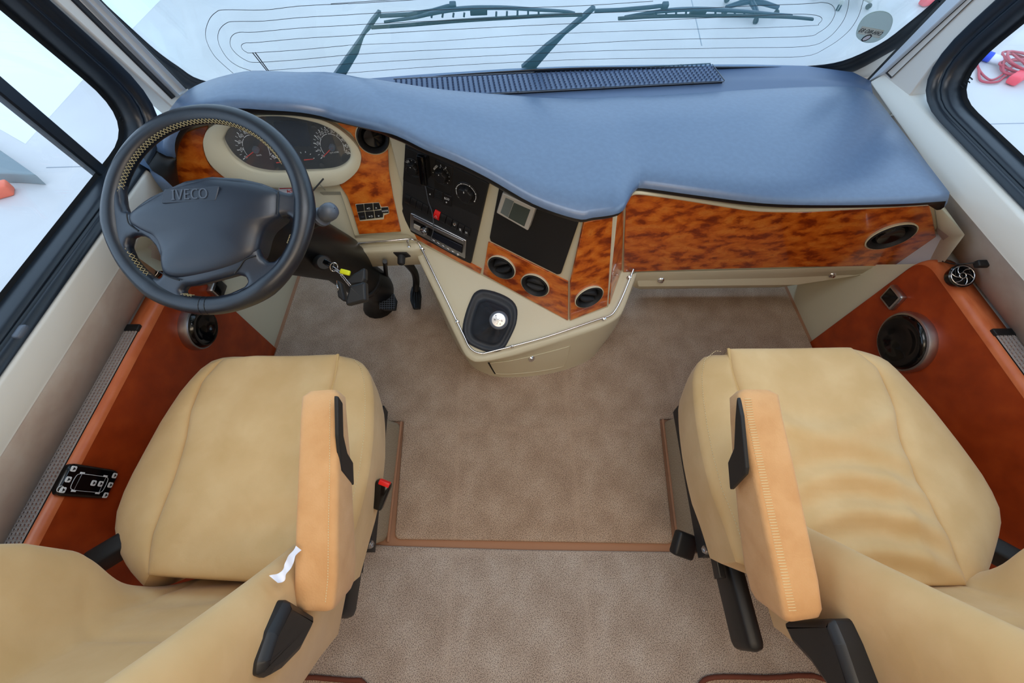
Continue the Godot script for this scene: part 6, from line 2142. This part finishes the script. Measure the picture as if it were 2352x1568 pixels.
	if L:
		s.slab(fil([v(-.284, .8459, -.3203), v(-.284, .8181, -.3182), v(-.284, .7859, -.2721), v(-.284, .753, -.2525), v(-.284, .7171, -.2467), v(-.284, .691, -.2117), v(-.284, .7631, -.2191), v(-.284, .8077, -.2639)], 0.003, 2), v(1, 0, 0), 0.006, 0.002)
	else:
		s.slab(fil([v(.395, .8139, -.3263), v(.395, .8063, -.2897), v(.395, .7716, -.2115), v(.395, .7631, -.2037), v(.395, .6951, -.1934), v(.395, .7157, -.2376), v(.395, .7514, -.2522), v(.395, .7854, -.2946)], 0.003, 2), v(-1, 0, 0), 0.006, 0.002)
	obj("armrest_shell", s, M.black, seat_node)
	# slide rail, bolts and belt buckle on the aisle side
	var a: Vector3 = v(-.3759, .34, -.5329) if L else v(.5092, .34, -.5204)
	var b: Vector3 = v(-.3545, .34, -.1518) if L else v(.4882, .34, -.1276)
	s = Shape.new()
	s.slab([a + v(0.012, 0, 0), b + v(0.012, 0, 0), b - v(0.02, 0, 0), a - v(0.02, 0, 0)], v(0, 1, 0), 0.05, 0.004)
	obj("slide_rail", s, M.black_soft, seat_node)
	s = Shape.new()
	s.slab([a + v(0.004, 0.03, 0.02), b + v(0.004, 0.03, 0.05), b + v(-0.012, 0.03, 0.05), a + v(-0.012, 0.03, 0.02)], v(0, 1, 0), 0.03, 0.003)
	obj("slide_rail", s, M.key_black, seat_node)
	s = Shape.new()
	s.rbox(Transform3D(Basis(), b + v(-0.035 * k, -0.02, 0.07 if L else 0.09)), v(0.04, 0.10, 0.14 if L else 0.2), 0.018)
	obj("rail_cover", s, M.black, seat_node)
	s = Shape.new()
	var bc: Vector3 = v(-.3388, .36, -.1605) if L else v(.4644, .36, -.1378)
	for d in [0.0, 0.02]:
		s = Shape.new()
		s.lathe(along(bc - v(k * d, 0, 0), v(k, 0.3, 0.1)), [Vector2(0.010, -0.006), Vector2(0.010, 0.004), Vector2(0.0085, 0.007), Vector2(0.005, 0.008), Vector2(0.0045, 0.004), Vector2(0.001, 0.004)], 6)
		obj("bolt", s, M.silver, seat_node)
	if L:
		s = Shape.new()
		var up: Vector3 = (v(-.2921, .4859, -.2762) - v(-.3243, .4005, -.2364)).normalized()
		var bx = frame(v(-.3065, .4485, -.2552), v(-.0076, .8409, .5411), up)
		s.rbox(bx, v(0.038, 0.066, 0.026), 0.007)
		var bk = obj("belt_buckle", s, M.black_gloss, seat_node)
		s = Shape.new()
		s.rbox(Transform3D(bx.basis, bx * v(0.002, 0.031, 0.006)), v(0.026, 0.012, 0.014), 0.002)
		obj("release_button", s, M.red, bk)
		s = Shape.new()
		s.tube(spl([v(-.3317, .3883, -.236), v(-.3479, .3439, -.2226), v(-.3547, .3184, -.2016), v(-.3649, .2788, -.177)], 4), 0.006, 8, false, 0.5)
		obj("belt_stalk", s, M.black, bk)
	else:
		s = Shape.new()
		var bx = frame(v(.4526, .2532, -.1629), v(0.3, 0.85, 0.45), v(0.25, 0, -1))
		s.rbox(bx, v(0.062, 0.062, 0.03), 0.008)
		var bk = obj("belt_buckle", s, M.black, seat_node)
		s = Shape.new()
		s.tube([v(.4825, .2276, -.1595), v(.508, .2245, -.1543)], 0.009, 8, false, 0.5)
		obj("belt_stalk", s, M.black, bk)
	# carpeted pedestal
	s = Shape.new()
	var fx: Array
	if L:
		fx = [v(-.3956, 0, -.6151), v(-.3889, 0, -.2154), v(-.38, .26, -.5304), v(-.366, .26, -.1662), -0.80]
	else:
		fx = [v(.5608, 0, -.6101), v(.5229, 0, -.1912), v(.5211, .26, -.5248), v(.4893, .26, -.1501), 1.04]
	for i in 2:
		fx[i].y = 0.0115
	var low = [fx[0], fx[1], v(fx[4], 0.0115, fx[1].z), v(fx[4], 0.0115, fx[0].z)]
	var high = [fx[2], fx[3], v(fx[4] + k * 0.02, 0.26, fx[3].z), v(fx[4] + k * 0.02, 0.26, fx[2].z)]
	s.loft([fil(low, 0.03, 5), fil(high, 0.03, 5)])
	obj("pedestal", s, M.pedestal_carpet, seat_node)
	s = Shape.new()
	s.tube([fx[0] + v(k * 0.003, 0.004, 0), fx[1] + v(k * 0.003, 0.004, 0)], 0.005, 6)
	obj("carpet_welt", s, M.carpet_binding, seat_node)


# ------------------------------------------------------------------ things on and outside the windscreen
func windscreen_things() -> void:
	var n = v(.0637, -.4536, .8889)
	# parking sticker seen from behind
	var st := thing("sticker", "round green parking sticker with a cream strip, stuck inside the windscreen corner", "sticker", v(1.1007, .9161, -1.4729))
	var o = spl([v(1.0617, .895, -1.4786), v(1.0455, .9171, -1.4662), v(1.0358, .9397, -1.454), v(1.0364, .9567, -1.4453), v(1.0496, .966, -1.4415), v(1.0731, .9673, -1.4426), v(1.0999, .9598, -1.4483), v(1.126, .9447, -1.4579), v(1.1454, .9249, -1.4694), v(1.1607, .9, -1.4832), v(1.1638, .8794, -1.4939), v(1.1538, .8652, -1.5004), v(1.1329, .8619, -1.5006), v(1.1061, .8681, -1.4955), v(1.0785, .8816, -1.4867)], 3, true)
	var s := Shape.new()
	var lab0 := [v(1.0563, .9215, -1.4647), v(1.1409, .9046, -1.4794), v(1.1511, .8777, -1.4939), v(1.0639, .898, -1.4773)]
	s.slab(o, n, 0.0012, 0.0, [lab0])
	obj("disc", s, M.sticker_green, st)
	s = Shape.new()
	var lab = [v(1.055, .9222, -1.4629), v(1.1395, .9053, -1.4776), v(1.1497, .8785, -1.492), v(1.0626, .8987, -1.4754)]
	s.slab(lab, n, 0.0008, 0.0)
	obj("label_strip", s, M.label_cream, st)
	var back: Vector3 = (lab[0] - lab[1]).normalized()
	var up = n.cross(back)
	if up.y < 0:
		up = -up
	words("lettering", "CHH-NO 83", 0.0125, Transform3D(Basis(back, up, back.cross(up)), v(1.0999, .9022, -1.4749)), M.print_dark, st)
	s = Shape.new()
	var rc: Vector3 = v(1.1059, .8822, -1.4861)
	var ax: Vector3 = (lab[1] - lab[0]).normalized()
	s.tube(ell(rc, ax * 0.012, n.cross(ax) * 0.012, 8), 0.0016, 6, true)
	obj("valve_ring", s, M.black, st)
	s = Shape.new()
	s.slab(ell(rc, ax * 0.011, n.cross(ax) * 0.011, 8), n, 0.001, 0.0)
	obj("valve_disc", s, M.white_paper, st)
	# two wipers outside the glass
	for k in 2:
		var w := thing("wiper", "driver's side wiper, blade parked level across the windscreen" if k == 0 else "passenger's side wiper, blade ending beside the chair base outside", "wiper", v(-.4246, .9125, -1.3992) if k == 0 else v(.1543, .9005, -1.4468))
		s = Shape.new()
		if k == 0:
			s.slab([v(-.5415, .7998, -1.4483), v(-.5043, .7977, -1.452), v(-.433, .8777, -1.4163), v(-.3944, .9354, -1.3897), v(-.3673, .9572, -1.3804), v(-.3291, .9958, -1.3635), v(-.3358, .9994, -1.3612), v(-.364, .9749, -1.3717), v(-.417, .9197, -1.3961), v(-.4724, .8665, -1.4192)], n, 0.012, 0.002)
		else:
			s.slab([v(.0516, .8003, -1.4906), v(.0995, .7978, -1.4953), v(.1391, .8579, -1.4674), v(.1774, .9126, -1.4423), v(.2296, .9619, -1.4209), v(.2495, .9869, -1.4095), v(.2406, .9898, -1.4074), v(.2198, .969, -1.4165), v(.1738, .9224, -1.437), v(.1234, .8771, -1.4565)], n, 0.012, 0.002)
		obj("arm", s, M.wiper, w)
		s = Shape.new()
		if k == 0:
			s.tube([v(-.3374, .9875, -1.3784), v(-.257, .9887, -1.3836), v(-.1952, .9964, -1.384), v(-.1514, 1.0072, -1.3817), v(-.1294, 1.008, -1.3828)], 0.0055, 8)
		else:
			s.tube([v(.2501, .979, -1.4248), v(.3164, .979, -1.4296), v(.4011, .9834, -1.4334), v(.4309, .986, -1.4342), v(.4522, .9852, -1.4362)], 0.0055, 8)
		obj("tie_rod", s, M.wiper, w)
		s = Shape.new()
		s.rbox(frame(v(-.1382, 1.0075, -1.3824) if k == 0 else v(.446, .9854, -1.4356), n), v(0.018, 0.02, 0.014), 0.003)
		obj("pivot", s, M.wiper, w)
		s = Shape.new()
		if k == 0:
			s.tube(spl([v(-.3626, .9668, -1.3624), v(-.259, .97, -1.3682), v(-.1364, .976, -1.3739), v(-.0142, .9793, -1.381), v(.1086, .9818, -1.3885), v(.2119, .9807, -1.3965)], 4), 0.0075, 8, false, 0.55)
		else:
			s.tube(spl([v(.317, .9651, -1.412), v(.4146, .9677, -1.4176), v(.5515, .9642, -1.4293), v(.6924, .9582, -1.4424), v(.8192, .9498, -1.4558), v(.8974, .9403, -1.4662)], 4), 0.0075, 8, false, 0.55)
		obj("blade", s, M.black, w)
		s = Shape.new()
		if k == 0:
			s.tube(spl([v(-.3277, .9752, -1.3741), v(-.2489, .9841, -1.3752), v(-.1904, .9958, -1.3734), v(-.1334, 1.0032, -1.3737), v(-.0735, 1.0051, -1.3771), v(.0065, 1.0021, -1.3844), v(.0858, .994, -1.3941), v(.1668, .9858, -1.4041), v(.1925, .9805, -1.4087)], 4), res_f([0.005, 0.009, 0.009, 0.007, 0.005], 33), 8, false, 0.6)
		else:
			s.tube(spl([v(.3374, .9636, -1.4277), v(.4149, .9736, -1.4282), v(.4803, .9785, -1.4304), v(.5482, .9777, -1.4356), v(.6192, .9722, -1.4435), v(.6925, .9648, -1.4526), v(.7734, .955, -1.4634), v(.8344, .9487, -1.4709)], 4), res_f([0.005, 0.009, 0.009, 0.007, 0.005], 29), 8, false, 0.6)
		obj("yoke", s, M.wiper, w)
		for i in 11:
			var f = i / 10.0
			var a: Vector3 = (v(-.1941, .9951, -1.3691)).lerp(v(.0917, .9941, -1.39), f) if k == 0 else (v(.4209, .9791, -1.4213)).lerp(v(.7105, .9633, -1.4501), f)
			var b: Vector3 = (v(-.1975, .9862, -1.3688)).lerp(v(.0923, .9825, -1.3915), f) if k == 0 else (v(.4246, .9671, -1.4232)).lerp(v(.7133, .9567, -1.4492), f)
			if i == 4 or i == 5:
				continue
			s = Shape.new()
			s.tube([a, b], 0.003, 6)
			obj("spoiler_rib", s, M.wiper, w)
		s = Shape.new()
		var bo: Vector3 = v(-.0701, .9961, -1.3774) if k == 0 else v(.5438, .9707, -1.4344)
		s.rbox(frame(bo, n), v(0.046, 0.016, 0.01), 0.002)
		obj("blade_clip", s, M.black, w)


# ------------------------------------------------------------------ carpets and the paper tag
func small_things() -> void:
	var up = v(0, 1, 0)
	var s := Shape.new()
	s.slab(fil([v(-0.935, 0.011, -1.55), v(1.225, 0.011, -1.55), v(1.225, 0.011, -0.62), v(.5488, .011, -.6142), v(.5087, .011, -.1987), v(-.367, .011, -.2248), v(-.386, .011, -.6206), v(-0.935, 0.011, -0.62)], [0, 0, 0, 0.006, 0.02, 0.02, 0.006, 0], 3), up, 0.0105, 0.004)
	tag(obj("carpet_mat", s, M.carpet_front), "taupe front carpet piece between the seats and under the dashboard", "carpet")
	s = Shape.new()
	s.slab(fil([v(-.5109, .009, -.2158), v(-.3785, .009, -.2052), v(.0352, .009, -.1882), v(.5165, .009, -.1753), v(.7095, .009, -.1665), v(1.225, 0.009, -0.16), v(1.225, 0.009, 1.62), v(-0.935, 0.009, 1.62), v(-0.935, 0.009, -0.2)], [0, 0, 0, 0, 0, 0, 0, 0, 0], 1), up, 0.0085, 0.004)
	tag(obj("carpet_mat", s, M.carpet), "taupe rear carpet piece behind the seam, towards the living area", "carpet")
	for q in [[[v(.4666, .016, .1923), v(.5008, .016, .1521), v(.5455, .016, .1342), v(.6867, .016, .1371), v(.8494, .016, .145), v(.889, .016, .267)], "brown-edged loose mat at the lower picture edge beside the passenger's seat"], [[v(-.6874, .016, .2448), v(-.6314, .016, .1269), v(-.444, .016, .1268), v(-.4057, .016, .131), v(-.3795, .016, .1625), v(-.3655, .016, .2493)], "brown-edged loose mat at the lower picture edge beside the driver's seat"]]:
		var mt := thing("floor_mat", q[1], "mat", q[0][2])
		var o := spl(q[0], 4)
		s = Shape.new()
		s.slab(o, up, 0.007, 0.002)
		obj("mat", s, M.carpet_front, mt)
		s = Shape.new()
		s.tube(o, 0.006, 6)
		obj("binding", s, M.mat_binding, mt)
	s = Shape.new()
	var t = spl([v(-.3367, .7428, -.1031), v(-.3389, .753, -.0913), v(-.3368, .7632, -.0794), v(-.3377, .7684, -.069), v(-.3417, .7688, -.0604), v(-.3472, .7784, -.057)], 5)
	var rows := []
	for i in t.size():
		var w: float = 0.006 + 0.003 * smoothstep(15, 25, i)
		var a = 0.7 * sin(i * 0.5)
		var d = v(cos(a) * 0.8, sin(a) * 0.6, 0.5).normalized() * w
		rows.append([t[i] - d, t[i], t[i] + d])
	s.grid(rows)
	var under := []
	for r in rows:
		under.append(shift(r, v(0, -0.0006, 0)))
	s.grid(under)
	tag(obj("paper_tag", s, M.white_paper), "crumpled white paper tag hanging between the driver's backrest and armrest", "tag")
